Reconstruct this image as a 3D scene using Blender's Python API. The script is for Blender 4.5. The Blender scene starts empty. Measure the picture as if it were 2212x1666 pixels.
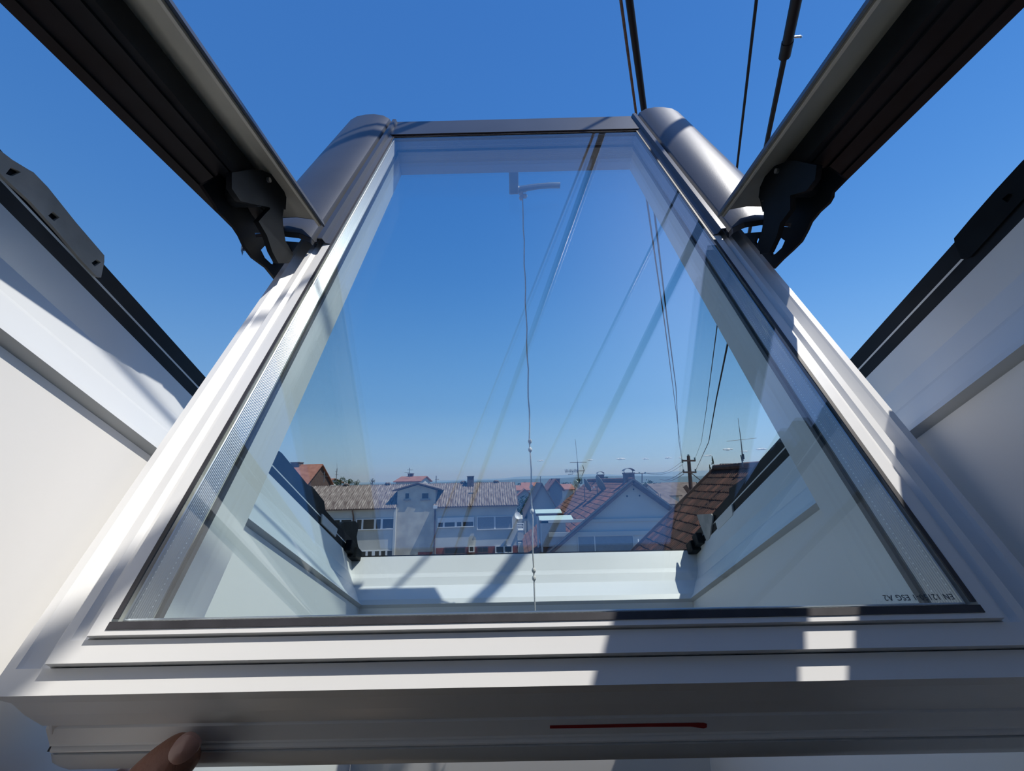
import bpy, bmesh, math, random
from mathutils import Vector as V, Matrix
random.seed(7)
C = bpy.context.scene.collection
sc = bpy.context.scene

# ------------------------------------------------------------------ camera
FPX = 900.0
F = V((-.0041502, .97461228, .22386085)); R = V((.99974631, .00899984, -.02064768)); U = V((.0221382, -.22371836, .97440238))
cam = bpy.data.cameras.new('camera'); camo = bpy.data.objects.new('camera', cam); C.objects.link(camo)
cam.sensor_width = 36; cam.lens = 36 * FPX / 2212; cam.clip_start = .01; cam.clip_end = 30000
camo.matrix_world = Matrix(((R.x, U.x, -F.x, 0), (R.y, U.y, -F.y, 0), (R.z, U.z, -F.z, 0), (0, 0, 0, 1)))
sc.camera = camo
# ------------------------------------------------------------------ light
SUN = V((.51, -.11, 1)).normalized()
w = bpy.data.worlds.new('world'); sc.world = w; w.use_nodes = True
nt = w.node_tree; bg = nt.nodes['Background']
tc = nt.nodes.new('ShaderNodeTexCoord'); sx_ = nt.nodes.new('ShaderNodeSeparateXYZ'); nt.links.new(tc.outputs['Generated'], sx_.inputs[0])
ramp = nt.nodes.new('ShaderNodeValToRGB'); ramp.color_ramp.interpolation = 'B_SPLINE'; nt.links.new(sx_.outputs['Z'], ramp.inputs[0])
def lin_(*c): return tuple((v / 255 / 12.92 if v < 10 else ((v / 255 + .055) / 1.055) ** 2.4) for v in c) + (1,)
cols = [(0, (190, 215, 238)), (.05, (166, 202, 234)), (.17, (116, 170, 224)), (.45, (70, 129, 201)), (.75, (58, 112, 184)), (1, (52, 104, 176))]
e = ramp.color_ramp.elements
while len(e) < len(cols): e.new(.5)
for i, (p_, c_) in enumerate(cols): e[i].position = p_; e[i].color = lin_(*c_)
# the sky is a little brighter towards the sun's side
dt = nt.nodes.new('ShaderNodeVectorMath'); dt.operation = 'DOT_PRODUCT'; nt.links.new(tc.outputs['Generated'], dt.inputs[0]); dt.inputs[1].default_value = tuple(SUN * V((1, 1, .35)))
mr = nt.nodes.new('ShaderNodeMapRange'); mr.inputs[1].default_value = -.6; mr.inputs[2].default_value = .6; mr.inputs[3].default_value = .80; mr.inputs[4].default_value = 1.32
nt.links.new(dt.outputs['Value'], mr.inputs[0])
# whitish air glow around the sun
d3 = nt.nodes.new('ShaderNodeVectorMath'); d3.operation = 'DOT_PRODUCT'; nt.links.new(tc.outputs['Generated'], d3.inputs[0]); d3.inputs[1].default_value = tuple(SUN)
mx0 = nt.nodes.new('ShaderNodeMath'); mx0.operation = 'MAXIMUM'; mx0.inputs[1].default_value = 0; nt.links.new(d3.outputs['Value'], mx0.inputs[0])
pw0 = nt.nodes.new('ShaderNodeMath'); pw0.operation = 'POWER'; pw0.inputs[1].default_value = 24; nt.links.new(mx0.outputs[0], pw0.inputs[0])
sc0 = nt.nodes.new('ShaderNodeVectorMath'); sc0.operation = 'SCALE'; sc0.inputs[0].default_value = (.30, .29, .28); nt.links.new(pw0.outputs[0], sc0.inputs['Scale'])
ad0 = nt.nodes.new('ShaderNodeVectorMath'); ad0.operation = 'ADD'; nt.links.new(ramp.outputs[0], ad0.inputs[0]); nt.links.new(sc0.outputs[0], ad0.inputs[1])
nt.links.new(ad0.outputs[0], bg.inputs['Color']); nt.links.new(mr.outputs[0], bg.inputs['Strength'])
sl = bpy.data.lights.new('sun', 'SUN'); sl.energy = 5.0; sl.angle = math.radians(.53); sl.color = (1, .95, .87)
so = bpy.data.objects.new('sun', sl); C.objects.link(so); so.rotation_euler = SUN.to_track_quat('Z', 'Y').to_euler(); so.location = (3, -3, 9)
sc.view_settings.view_transform = 'Standard'; sc.view_settings.look = 'None'
sc.view_settings.exposure = 0.0; sc.view_settings.gamma = 1; sc.view_settings.use_curve_mapping = False
sc.cycles.max_bounces = 12; sc.cycles.transparent_max_bounces = 24; sc.cycles.caustics_reflective = False; sc.cycles.caustics_refractive = False
sc.cycles.use_denoising = True

# ------------------------------------------------------------------ geometry helpers
def ray(x, y):
    return R * (x - 1106) - U * (y - 833) + F * FPX
def at(x, y, Y):                       # the point on a pixel's ray at world depth Y
    r = ray(x, y); return r * (Y / r.y)
def atX(x, y, X):
    r = ray(x, y); return r * (X / r.x)
aS, aR, aA = math.radians(59.53), math.radians(-26.48), math.radians(-2.87)
def basis(a): return V((0, math.cos(a), math.sin(a))), V((0, -math.sin(a), math.cos(a)))
uS, nS = basis(aS); uR, nR = basis(aR); uA, nA = basis(aA)
CX, D = .0147, .28
def S(x, t, w_): return V((CX + x, 0, 0)) + uS * t + nS * (w_ - D)       # sash: x from centre, t up the sash, w out of the glass
KF = 1.0
def FR(x, s, q): return (V((CX + x, 0, 0)) + uR * s + nR * q) * KF              # fixed frame / roof slope
def AR(x, s, q): return V((CX + x, 0, 0)) + uA * s + nA * q              # side arms
def onsash(x, y, w_=0):
    r = ray(x, y); return r * ((w_ - D) / r.dot(nS))

def link(o, parent):
    C.objects.link(o)
    if parent: o.parent = parent
def wloc(o):
    l = V((0, 0, 0))
    while o: l += V(o.location); o = o.parent
    return l
def mesh(name, vs, fs, mat, parent=None, smooth=False, bevel=0, uv=None):
    off = wloc(parent)
    me = bpy.data.meshes.new(name); me.from_pydata([tuple(V(v) - off) for v in vs], [], fs)
    if uv:
        l = me.uv_layers.new(name='UVMap')
        for p in me.polygons:
            for li, vi in zip(p.loop_indices, p.vertices): l.data[li].uv = uv[vi]
    me.validate(); me.update()
    bm = bmesh.new(); bm.from_mesh(me); bmesh.ops.recalc_face_normals(bm, faces=bm.faces)
    if bevel: bmesh.ops.bevel(bm, geom=bm.edges[:], offset=bevel, segments=2, affect='EDGES', profile=.6, clamp_overlap=True)
    bm.to_mesh(me); bm.free()
    if smooth:
        me.polygons.foreach_set('use_smooth', [True] * len(me.polygons))
        try: me.set_sharp_from_angle(angle=math.radians(32))
        except Exception: pass
    me.materials.append(mat)
    o = bpy.data.objects.new(name, me); link(o, parent); return o
def tag(o, label=None, cat=None, group=None, kind=None):
    if label: o['label'] = label
    if cat: o['category'] = cat
    if group: o['group'] = group
    if kind: o['kind'] = kind
    return o
def thing(name, label, cat, loc=(0, 0, 0), group=None, kind=None):
    o = bpy.data.objects.new(name, None); o.location = loc; o.empty_display_size = .05; link(o, None)
    return tag(o, label, cat, group, kind)
def loft(rows, closed=False, loop=False, caps=False):
    vs = [p for r in rows for p in r]; n = len(rows[0]); fs = []
    m = len(rows)
    for i in range(m - (0 if loop else 1)):
        for j in range(n - (0 if closed else 1)):
            a, b = i * n + j, i * n + (j + 1) % n; c, d = ((i + 1) % m) * n + (j + 1) % n, ((i + 1) % m) * n + j
            fs.append((a, b, c, d))
    if caps: fs += [tuple(range(n)), tuple(range((m - 1) * n, m * n))]
    return vs, fs
class MB:                              # collects solids into one part
    def __init__(s): s.v = []; s.f = []
    def add(s, vs, fs):
        o = len(s.v); s.v += [V(v) for v in vs]; s.f += [tuple(i + o for i in f) for f in fs]; return s
    def box(s, x0, x1, y0, y1, z0, z1, fn=None):
        c = [(x, y, z) for x in (x0, x1) for y in (y0, y1) for z in (z0, z1)]
        if fn: c = [fn(*p) for p in c]
        return s.add(c, [(0, 1, 3, 2), (4, 6, 7, 5), (0, 4, 5, 1), (2, 3, 7, 6), (0, 2, 6, 4), (1, 5, 7, 3)])
    def tube(s, pts, r, n=8):
        pts = [V(p) for p in pts]; rows = []
        rr = r if isinstance(r, (list, tuple)) else [r] * len(pts)
        for i, p in enumerate(pts):
            d = (pts[min(i + 1, len(pts) - 1)] - pts[max(i - 1, 0)]).normalized()
            a = d.cross(V((0, 0, 1)) if abs(d.z) < .9 else V((1, 0, 0))).normalized(); b = d.cross(a)
            rows.append([p + a * rr[i] * math.cos(2 * math.pi * k / n) + b * rr[i] * math.sin(2 * math.pi * k / n) for k in range(n)])
        return s.add(*loft(rows, closed=True, caps=True))
    def bar(s, p, q, wd, hd=None):
        p, q = V(p), V(q); d = (q - p).normalized(); hd = hd or wd
        a = d.cross(V((0, 0, 1)) if abs(d.z) < .9 else V((1, 0, 0))).normalized(); b = d.cross(a).normalized()
        c = []
        for e in (p, q):
            for sx, sy in ((-1, -1), (1, -1), (1, 1), (-1, 1)): c.append(e + a * sx * wd / 2 + b * sy * hd / 2)
        return s.add(c, [(0, 1, 2, 3), (4, 7, 6, 5), (0, 4, 5, 1), (1, 5, 6, 2), (2, 6, 7, 3), (3, 7, 4, 0)])
    def ball(s, c, r, n=6, sz=1):
        c = V(c); rows = []
        for i in range(1, n):
            th = math.pi * i / n
            rows.append([c + V((r * math.sin(th) * math.cos(2 * math.pi * k / 8), r * math.sin(th) * math.sin(2 * math.pi * k / 8), r * sz * math.cos(th))) for k in range(8)])
        return s.add(*loft(rows, closed=True, caps=True))
    def build(s, name, mat, parent=None, **k): return mesh(name, s.v, s.f, mat, parent, **k)
def prism(pts2, fn, d0, d1):           # polygon pts2 (a,b) between two depths
    n = len(pts2); vs = [fn(a, b, d0) for a, b in pts2] + [fn(a, b, d1) for a, b in pts2]
    return vs, [tuple(range(n)), tuple(range(2 * n - 1, n - 1, -1))] + [(i, (i + 1) % n, n + (i + 1) % n, n + i) for i in range(n)]
def plate(name, outer, holes, X, th, mat, parent):      # flat plate in a plane of constant X with holes, outline as (Y, Z)
    cu = bpy.data.curves.new('tmp', 'CURVE'); cu.dimensions = '2D'; cu.fill_mode = 'BOTH'; cu.extrude = th / 2
    for lp in [outer] + holes:
        sp = cu.splines.new('POLY'); sp.points.add(len(lp) - 1); sp.use_cyclic_u = True
        for i, (a, b) in enumerate(lp): sp.points[i].co = (a, b, 0, 1)
    t = bpy.data.objects.new('tmp', cu); C.objects.link(t); dg = bpy.context.evaluated_depsgraph_get(); dg.update()
    me = bpy.data.meshes.new_from_object(t.evaluated_get(dg)); bpy.data.objects.remove(t); bpy.data.curves.remove(cu)
    off = wloc(parent)
    for v in me.vertices: a, b, c = v.co; v.co = V((X + c, a, b)) - off
    me.materials.clear(); me.materials.append(mat); me.name = name
    o = bpy.data.objects.new(name, me); link(o, parent); return o

# ------------------------------------------------------------------ materials
def mat(name, col, rough=.5, metal=0, noise=0, nscale=30, bump=0, bscale=200, spec=.5, stretch=None, col2=None):
    m = bpy.data.materials.new(name); m.use_nodes = True; n = m.node_tree.nodes; l = m.node_tree.links; p = n['Principled BSDF']
    p.inputs['Base Color'].default_value = (*col, 1); p.inputs['Roughness'].default_value = rough; p.inputs['Metallic'].default_value = metal
    p.inputs['Specular IOR Level'].default_value = spec
    tc = n.new('ShaderNodeTexCoord'); mp = n.new('ShaderNodeMapping'); l.new(tc.outputs['Object'], mp.inputs[0])
    if stretch: mp.inputs['Scale'].default_value = stretch
    if noise or col2:
        t = n.new('ShaderNodeTexNoise'); t.inputs['Scale'].default_value = nscale; t.inputs['Detail'].default_value = 6; l.new(mp.outputs[0], t.inputs[0])
        r = n.new('ShaderNodeValToRGB'); r.color_ramp.elements[0].position = .35; r.color_ramp.elements[1].position = .65
        c2 = col2 or tuple(min(1, c * (1 + noise)) for c in col)
        r.color_ramp.elements[0].color = (*(col if col2 else tuple(c * (1 - noise) for c in col)), 1); r.color_ramp.elements[1].color = (*c2, 1)
        l.new(t.outputs[0], r.inputs[0]); l.new(r.outputs[0], p.inputs['Base Color'])
    if bump:
        t2 = n.new('ShaderNodeTexNoise'); t2.inputs['Scale'].default_value = bscale; t2.inputs['Detail'].default_value = 4; l.new(mp.outputs[0], t2.inputs[0])
        b = n.new('ShaderNodeBump'); b.inputs['Strength'].default_value = bump; b.inputs['Distance'].default_value = .002; l.new(t2.outputs[0], b.inputs['Height']); l.new(b.outputs[0], p.inputs['Normal'])
    return m
def glass_mat(name, refl, tint=(1, 1, 1)):
    m = bpy.data.materials.new(name); m.use_nodes = True; n = m.node_tree.nodes; l = m.node_tree.links; n.clear()
    out = n.new('ShaderNodeOutputMaterial'); mx = n.new('ShaderNodeMixShader'); tr = n.new('ShaderNodeBsdfTransparent'); gl = n.new('ShaderNodeBsdfGlossy')
    tr.inputs[0].default_value = (*tint, 1); gl.inputs['Roughness'].default_value = 0.0; gl.inputs[0].default_value = (.97, .98, 1, 1)
    geo = n.new('ShaderNodeNewGeometry'); dot = n.new('ShaderNodeVectorMath'); dot.operation = 'DOT_PRODUCT'
    l.new(geo.outputs['Normal'], dot.inputs[0]); l.new(geo.outputs['Incoming'], dot.inputs[1])
    ab = n.new('ShaderNodeMath'); ab.operation = 'ABSOLUTE'; l.new(dot.outputs['Value'], ab.inputs[0])
    om = n.new('ShaderNodeMath'); om.operation = 'SUBTRACT'; om.inputs[0].default_value = 1; l.new(ab.outputs[0], om.inputs[1])
    pw = n.new('ShaderNodeMath'); pw.operation = 'POWER'; pw.inputs[1].default_value = 5; l.new(om.outputs[0], pw.inputs[0])
    ma = n.new('ShaderNodeMath'); ma.operation = 'MULTIPLY_ADD'; ma.inputs[1].default_value = 1 - refl; ma.inputs[2].default_value = refl; l.new(pw.outputs[0], ma.inputs[0])
    l.new(ma.outputs[0], mx.inputs[0]); l.new(tr.outputs[0], mx.inputs[1]); l.new(gl.outputs[0], mx.inputs[2]); l.new(mx.outputs[0], out.inputs[0])
    return m
M = {}
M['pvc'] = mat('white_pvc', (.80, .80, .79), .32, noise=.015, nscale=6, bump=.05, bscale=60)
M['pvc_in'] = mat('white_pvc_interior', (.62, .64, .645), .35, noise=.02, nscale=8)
M['wall'] = mat('white_lining_board', (.84, .83, .81), .55, noise=.012, nscale=3)
M['alu'] = mat('grey_lacquered_aluminium', (.070, .077, .092), .33, metal=.3, noise=.06, nscale=12, bump=.08, bscale=900)
M['beige'] = mat('beige_primed_metal', (.56, .53, .46), .55, noise=.08, nscale=14)
M['black'] = mat('black_steel', (.007, .009, .012), .5, noise=.3, nscale=30, spec=.2)
M['blackp'] = mat('black_plastic', (.004, .006, .008), .55, noise=.25, nscale=40, spec=.12)
M['dusty'] = mat('dusty_grey_plastic', (.06, .062, .062), .7, col2=(.13, .125, .115), nscale=18, bump=.3, bscale=90)
M['dusty2'] = mat('dusty_mounting_rail', (.26, .26, .245), .8, col2=(.42, .40, .37), nscale=22, bump=.3, bscale=90)
M['gasket'] = mat('dark_rubber_gasket', (.035, .034, .04), .55, noise=.2, nscale=60)
M['chrome'] = mat('satin_metal', (.55, .55, .55), .3, metal=.9)
M['cord'] = mat('white_cord', (.72, .70, .66), .8, noise=.12, nscale=400)
M['red'] = mat('red_marker_ink', (.32, .02, .02), .6)
M['skin'] = mat('skin', (.30, .135, .085), .5, col2=(.36, .17, .115), nscale=25, bump=.4, bscale=260)
M['nail'] = mat('finger_nail', (.42, .24, .20), .3)
M['cable'] = mat('black_cable', (.008, .009, .013), .5, spec=.25)
M['rust'] = mat('brown_weathered_cable', (.10, .065, .05), .7, noise=.3, nscale=60)
M['pane_out'] = glass_mat('coated_outer_pane', .085, (.962, .99, .985))
M['pane_in'] = glass_mat('inner_pane', .045, (.97, .99, .985))
# spacer: extruded aluminium with punched dots, uv = metres
m = bpy.data.materials.new('perforated_aluminium'); m.use_nodes = True; n = m.node_tree.nodes; l = m.node_tree.links; p = n['Principled BSDF']
p.inputs['Metallic'].default_value = .85; p.inputs['Roughness'].default_value = .28
uvn = n.new('ShaderNodeUVMap'); sp = n.new('ShaderNodeSeparateXYZ'); l.new(uvn.outputs[0], sp.inputs[0])
def math_n(op, a, b=None):
    k = n.new('ShaderNodeMath'); k.operation = op
    for i, x in enumerate((a, b)):
        if x is None: continue
        if isinstance(x, (int, float)): k.inputs[i].default_value = x
        else: l.new(x, k.inputs[i])
    return k.outputs[0]
du = math_n('MULTIPLY', math_n('SUBTRACT', math_n('FRACT', math_n('DIVIDE', sp.outputs[0], .0036)), .5), .0036)
def drow(v0): 
    dv = math_n('SUBTRACT', sp.outputs[1], v0)
    return math_n('LESS_THAN', math_n('ADD', math_n('MULTIPLY', du, du), math_n('MULTIPLY', dv, dv)), .00062 ** 2)
dots = math_n('MAXIMUM', drow(.0035), drow(.0165))
mixc = n.new('ShaderNodeMix'); mixc.data_type = 'RGBA'; mixc.inputs[6].default_value = (.5, .51, .54, 1); mixc.inputs[7].default_value = (.95, .95, .95, 1)
l.new(dots, mixc.inputs[0]); l.new(mixc.outputs[2], p.inputs['Base Color'])
wv = n.new('ShaderNodeBump'); wv.inputs['Strength'].default_value = .5; wv.inputs['Distance'].default_value = .0004
h = math_n('MULTIPLY', dots, 1.5); l.new(h, wv.inputs['Height']); l.new(wv.outputs[0], p.inputs['Normal'])
M['spacer'] = m

# ------------------------------------------------------------------ the fixed roof window frame (setting)
win = thing('window_1', 'white roof window frame set in the sloping roof with black outer edges', None, FR(0, .96, .2), kind='structure')
fp = [(.397, .990, .310), (.386, .981, .270), (.381, .976, .260), (.372, .972, .242), (.366, .966, .236), (.345, .939, .208), (.335, .936, .198),
      (.345, .946, .192), (.41, 1.0, .192), (.41, 1.0, .310)]
ST, sT = -.235, 0
def frow(sx, far):                     # profile rings at the corners of the frame
    return [FR(sx * a, (s if far else ST + (.99 - s)), q) for a, s, q in fp]
for nm, r0, r1 in (('frame_side', frow(-1, 0), frow(-1, 1)), ('frame_side', frow(1, 0), frow(1, 1)), ('frame_sill', frow(-1, 1), frow(1, 1)), ('frame_head', frow(-1, 0), frow(1, 0))):
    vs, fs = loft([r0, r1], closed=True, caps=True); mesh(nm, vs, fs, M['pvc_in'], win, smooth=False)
for sx in (-1, 1):                     # black outer edge with a light seal line
    b = MB()
    b.box(.3985, .408, ST - .01, 1.0, .31, .3245, lambda a, s, q: FR(sx * a, s, q))
    b.box(.4005, .408, ST - .01, 1.0, .3275, .345, lambda a, s, q: FR(sx * a, s, q))
    b.build('outer_edge', M['black'], win)
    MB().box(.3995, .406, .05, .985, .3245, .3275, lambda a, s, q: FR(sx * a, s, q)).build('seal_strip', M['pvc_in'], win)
MB().box(-.395, .395, .992, 1.004, .309, .3135, FR).build('outer_edge', M['black'], win)
MB().box(-.40, .40, ST - .06, ST + .01, .30, .35, FR).build('head_cover', M['alu'], win)
MB().box(.383, .402, ST, .082, .345, .372, FR).box(.383, .402, .082, .118, .345, .360, FR).build('mounting_rail_or_sun_block', M['blackp'], win)  # unseen blocks added on the right edge to narrow the near rail's sun patch
# black corner blocks and little clips beside the sill
def yz(pts, X): return [tuple(atX(x, y, X))[1:] for x, y in pts]
def clip(name, pts, X, th, mt, parent, holes=[]): return plate(name, yz(pts, X), [yz(h_, X) for h_ in holes], X, th, mt, parent)
XL, XR = -.392 * KF, .421 * KF
clip('mounting_rail_or_sun_block', [(-60, 280), (0, 328), (22, 345), (60, 368), (68, 372), (100, 405), (160, 480), (222, 552), (222, 566), (215, 600), (205, 597), (170, 560), (120, 500), (62, 436), (20, 398), (-60, 320)], XL + .0085, .003, M['dusty2'], win,
     [[(100, 466), (111, 457), (125, 470), (113, 478)], [(194, 568), (206, 560), (215, 567), (201, 576)], [(8, 376), (20, 361), (42, 372), (22, 381)]])
clip('mounting_rail_or_sun_block', [(2300, 270), (2212, 348), (2150, 415), (2100, 472), (2064, 515), (2066, 528), (2080, 560), (2100, 555), (2212, 432), (2300, 345)], XR - .0085, .003, M['blackp'], win,
     [[(2168, 430), (2182, 418), (2194, 420), (2180, 438)]])
clip('flashing_flap', [(600, 975), (606, 980), (662, 1048), (672, 1052), (697, 1083), (700, 1102), (730, 1140), (724, 1160), (760, 1205), (780, 1230), (590, 1030)], XL - .008, .006, M['black'], win)
clip('flashing_flap', [(1700, 950), (1640, 1012), (1606, 1036), (1578, 1056), (1578, 1090), (1545, 1125), (1515, 1165), (1482, 1190), (1490, 1212), (1720, 985)], XR + .008, .006, M['black'], win)
clip('hinge_bracket', [(728, 1140), (738, 1128), (764, 1126), (772, 1134), (767, 1160), (770, 1180), (778, 1196), (752, 1190), (728, 1165)], XL - .012, .008, M['blackp'], win)
clip('clip', [(695, 1110), (728, 1143), (724, 1160), (694, 1131)], XL + .0095, .003, M['pvc_in'], win)
clip('clip', [(1582, 1090), (1584, 1113), (1552, 1146), (1547, 1128)], XR - .0095, .003, M['pvc_in'], win)
clip('bracket', [(1506, 1112), (1537, 1110), (1541, 1116), (1534, 1164), (1528, 1170), (1520, 1150)], XR - .0095, .003, M['dusty2'], win)
clip('clip', [(1492, 1192), (1502, 1178), (1510, 1169), (1520, 1172), (1518, 1182)], XR - .0105, .003, M['pvc_in'], win)
for sx in (-1, 1):
    b = MB(); b.box(.375, .40, .955, .988, .30, .322, lambda a, s, q: FR(sx * a, s, q)); b.box(.382, .396, .93, .958, .306, .330, lambda a, s, q: FR(sx * a, s, q))
    b.build('corner_block', M['blackp'], win, bevel=.002)

# ------------------------------------------------------------------ window lining, room and own roof (setting)
def st(name, b, m_, label=None):
    o = b.build(name, m_); o['kind'] = 'structure'; return o
LX = .3415 * KF; CF = CX * KF
def lin(a0, a1, fn_pts, name):
    vs, fs = prism(fn_pts, lambda y, z, x: V((x, y, z)), a0, a1); o = mesh(name, vs, fs, M['wall']); o['kind'] = 'structure'
FB = FR(0, .943, .193); TB = FR(0, ST + .06, .193)
def yzq(s, q): p_ = FR(0, s, q); return (p_.y, p_.z)
side = [yzq(ST + .05, .193), yzq(.943, .193), (FB.y, FB.z), (FB.y, -.70), yzq(.9, -.16) , yzq(ST + .05, -.16), (TB.y - .12, TB.z)]
side = [(TB.y, TB.z), (FB.y, FB.z), (FB.y, -.66), (.60, -.485), (TB.y - .30, -.03), (TB.y - .30, TB.z)]
lin(CF - LX - .02, CF - LX, side, 'wall_left')
lin(CF + LX, CF + LX + .02, side, 'wall_right')
st('wall_front', MB().box(-2.2, 2.2, FB.y + .001, FB.y + .03, -1.65, -.655).box(CF - LX, CF + LX, FB.y + .001, FB.y + .03, -.66, FB.z), M['wall'])
st('trim_1', MB().box(CF - LX, CF + LX, TB.y - .30, TB.y, TB.z, TB.z + .02), M['wall'])
st('floor', MB().box(-2.2, 2.2, -3, FB.y, -1.68, -1.65), mat('pale_wood_floor', (.34, .26, .19), .45, noise=.2, nscale=6, stretch=(8, 1, 1)))
st('wall_back', MB().box(-2.2, 2.2, -3.03, -3, -1.65, 1.5), M['wall'])
st('wall_side_left', MB().box(-2.22, -2.2, -3, FB.y, -1.65, 1.5), M['wall'])
st('wall_side_right', MB().box(2.2, 2.22, -3, FB.y, -1.65, 1.5), M['wall'])
def cq(y, q): return (q - y * nR.y) / nR.z        # z of the slope plane at y
cb = MB()
for x0, x1, y0, y1 in ((-2.2, CF - LX - .02, -3, FB.y), (CF + LX + .02, 2.2, -3, FB.y), (CF - LX - .02, CF + LX + .02, -3, TB.y - .30)):
    cb.box(x0, x1, 0, 1, 0, 1, lambda x, a, b: V((x, y0 + (y1 - y0) * a, cq(y0 + (y1 - y0) * a, -.30 + .02 * b + (.08 if 0 else 0)) + .12)))
st('ceiling', cb, M['wall'])
rt = mat('brown_roof_tile', (.10, .055, .04), .75, col2=(.17, .09, .06), nscale=5, bump=.3, bscale=40)
rb = MB()
def slope_tiles(x0, x1, s0, s1):
    nx = max(2, int((x1 - x0) / .04)); rows = []
    k = 0; s_ = s0
    ns = max(1, round((s1 - s0) / .34)); ds = (s1 - s0) / ns
    for i in range(ns):
        for q0, ss in ((.235, s0 + i * ds), (.262, s0 + (i + 1) * ds)):
            rows.append([FR(x0 + (x1 - x0) * j / nx, ss, q0 + .012 * abs(math.sin(math.pi * (x0 + (x1 - x0) * j / nx) / .24))) for j in range(nx + 1)])
    vs, fs = loft(rows); rb.add(vs, fs)
for a in ((-4, -.47, -4, 1.5), (.47, 4, -4, 1.5), (-.47, .47, -4, ST - .12), (-.47, .47, 1.06, 1.5)): slope_tiles(*a)
st('roof', rb, rt)
st('trim_2', MB().box(-.47, -.412, ST - .12, 1.06, .2, .262, FR).box(.412, .47, ST - .12, 1.06, .2, .262, FR).box(-.412, .412, 1.004, 1.06, .2, .262, FR).box(-.412, .412, ST - .12, ST - .06, .2, .262, FR), M['alu'])

# ------------------------------------------------------------------ the turned sash
sash = thing('window_sash', 'large white double glazed roof window sash with grey metal covers on its far half', 'window sash', S(0, .573, 0))
G = .2645; TN, TF = .069, 1.016
sp_ = [(G, .0690, -.0045), (G, .0690, 0), (.2740, .0660, 0), (.2745, .0655, -.0033), (.2780, .0650, -.0062), (.2820, .0648, -.0062), (.2855, .0645, -.0033), (.2920, .0526, -.0033), (.2930, .0521, -.0089), (.2965, .0519, -.0135), (.3040, .0517, -.0150), (.3110, .0515, -.0105), (.3130, .0513, -.0089), (.3195, .0382, -.0089),
       (.3190, .0370, -.026), (.3180, .0325, -.038), (.3170, .0285, -.0535), (.3165, .0305, -.0545), (.3165, .0302, -.0560), (.3165, .0272, -.0565), (.3160, .0203, -.065), (.3155, .0192, -.0655), (.3155, .0206, -.0662), (.3155, .0203, -.0670), (.3155, .0170, -.0674), (.3150, .0162, -.0682), (.30, .03, -.080), (.2615, .072, -.078), (.2615, .072, -.031), (.268, .066, -.031)]
def srow(sx, far):
    return [S(sx * a, (TF + (TN - t) * 1.7 if far else t) if True else 0, w_) for a, t, w_ in sp_]
for nm, r0, r1 in (('side_rail', srow(-1, 0), srow(-1, 1)), ('side_rail', srow(1, 0), srow(1, 1)), ('top_rail', srow(-1, 0), srow(1, 0)), ('bottom_rail', srow(-1, 1), srow(1, 1))):
    vs, fs = loft([r0, r1], closed=True, caps=True); mesh(nm, vs, fs, M['pvc'], sash)
# rounded grip bar along the near edge
prof = [(.0150, -.0685), (.0105, -.075), (.0085, -.084), (.0090, -.095), (.013, -.104), (.03, -.106), (.034, -.082)]
rows = []
for x, k in ((-.322, .35), (-.3185, .75), (-.310, 1), (.310, 1), (.3185, .75), (.322, .35)):
    rows.append([S(x, .024 + (t - .024) * (.6 + .4 * k), -.087 + (w_ + .087) * k) for t, w_ in prof])
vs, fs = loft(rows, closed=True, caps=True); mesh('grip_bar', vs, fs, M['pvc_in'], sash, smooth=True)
MB().box(-.3175, .3175, .0168, .0200, -.0712, -.0680, S).build('seal', M['gasket'], sash)
# red marker stroke on the rail edge
def onrail(x, y):                      # hit of a pixel's ray with the slanted lower face of the near rail
    r_ = ray(x, y); m_ = uS * .0085 - nS * .0069; p_ = S(0, .0272, -.0565) - m_.normalized() * .0004
    return r_ * (p_.dot(m_) / r_.dot(m_))
rm = MB(); rws = []
for x, y, hh in ((1188, 1571, 3.2), (1300, 1569, 3.6), (1400, 1567, 3.6), (1492, 1566, 4), (1508, 1567, 5.5), (1520, 1568, 6), (1527, 1568, 4)):
    a_, b_ = onrail(x, y - hh), onrail(x, y + hh); back = V((0, .0003, -.0001)); rws.append([a_, b_, b_ + back, a_ + back])
rm.add(*loft(rws, closed=True, caps=True)); rm.build('marker_stroke', M['red'], sash)
# glass panes, spacers, gaskets
for nm, w0, w1, mt in (('outer_pane', -.0040, -.0002, 'pane_out'), ('inner_pane', -.0300, -.0262, 'pane_in')):
    g = .2640 if nm[0] == 'o' else .2675
    MB().box(-g, g, TN + .0005 - (g - .264), TF - .0005 + (g - .264), w0, w1, S).build(nm, M[mt], sash)
XS = .2608; t0, t1 = TN + .006, TF - .004
def spacer(p00, p01, p10, p11, L):
    inn = (V(p01) - V(p00)).cross(V(p10) - V(p00)).normalized(); mid = S(0, (t0 + t1) / 2, -.015)
    if inn.dot(mid - V(p00)) < 0: inn = -inn
    n_ = 48; rows = []; uv = []
    for e0, e1, u_ in ((V(p00), V(p01), 0), (V(p10), V(p11), L)):
        rows.append([e0.lerp(e1, i / n_) + inn * .0007 * math.sin(i / n_ * 12 * math.pi) ** 2 * 1.6 for i in range(n_ + 1)]); uv += [(u_, .022 * i / n_) for i in range(n_ + 1)]
    vs, fs = loft(rows); o = mesh('spacer', vs, fs, M['spacer'], sash, uv=uv); o.data.polygons.foreach_set('use_smooth', [True] * len(o.data.polygons))
for sx in (-1, 1): spacer(S(sx * XS, t0, -.0041), S(sx * XS, t0, -.0261), S(sx * XS, t1, -.0041), S(sx * XS, t1, -.0261), t1 - t0)
for tt in (t0, t1): spacer(S(-XS, tt, -.0041), S(-XS, tt, -.0261), S(XS, tt, -.0041), S(XS, tt, -.0261), 2 * XS)
gb = MB()
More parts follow.
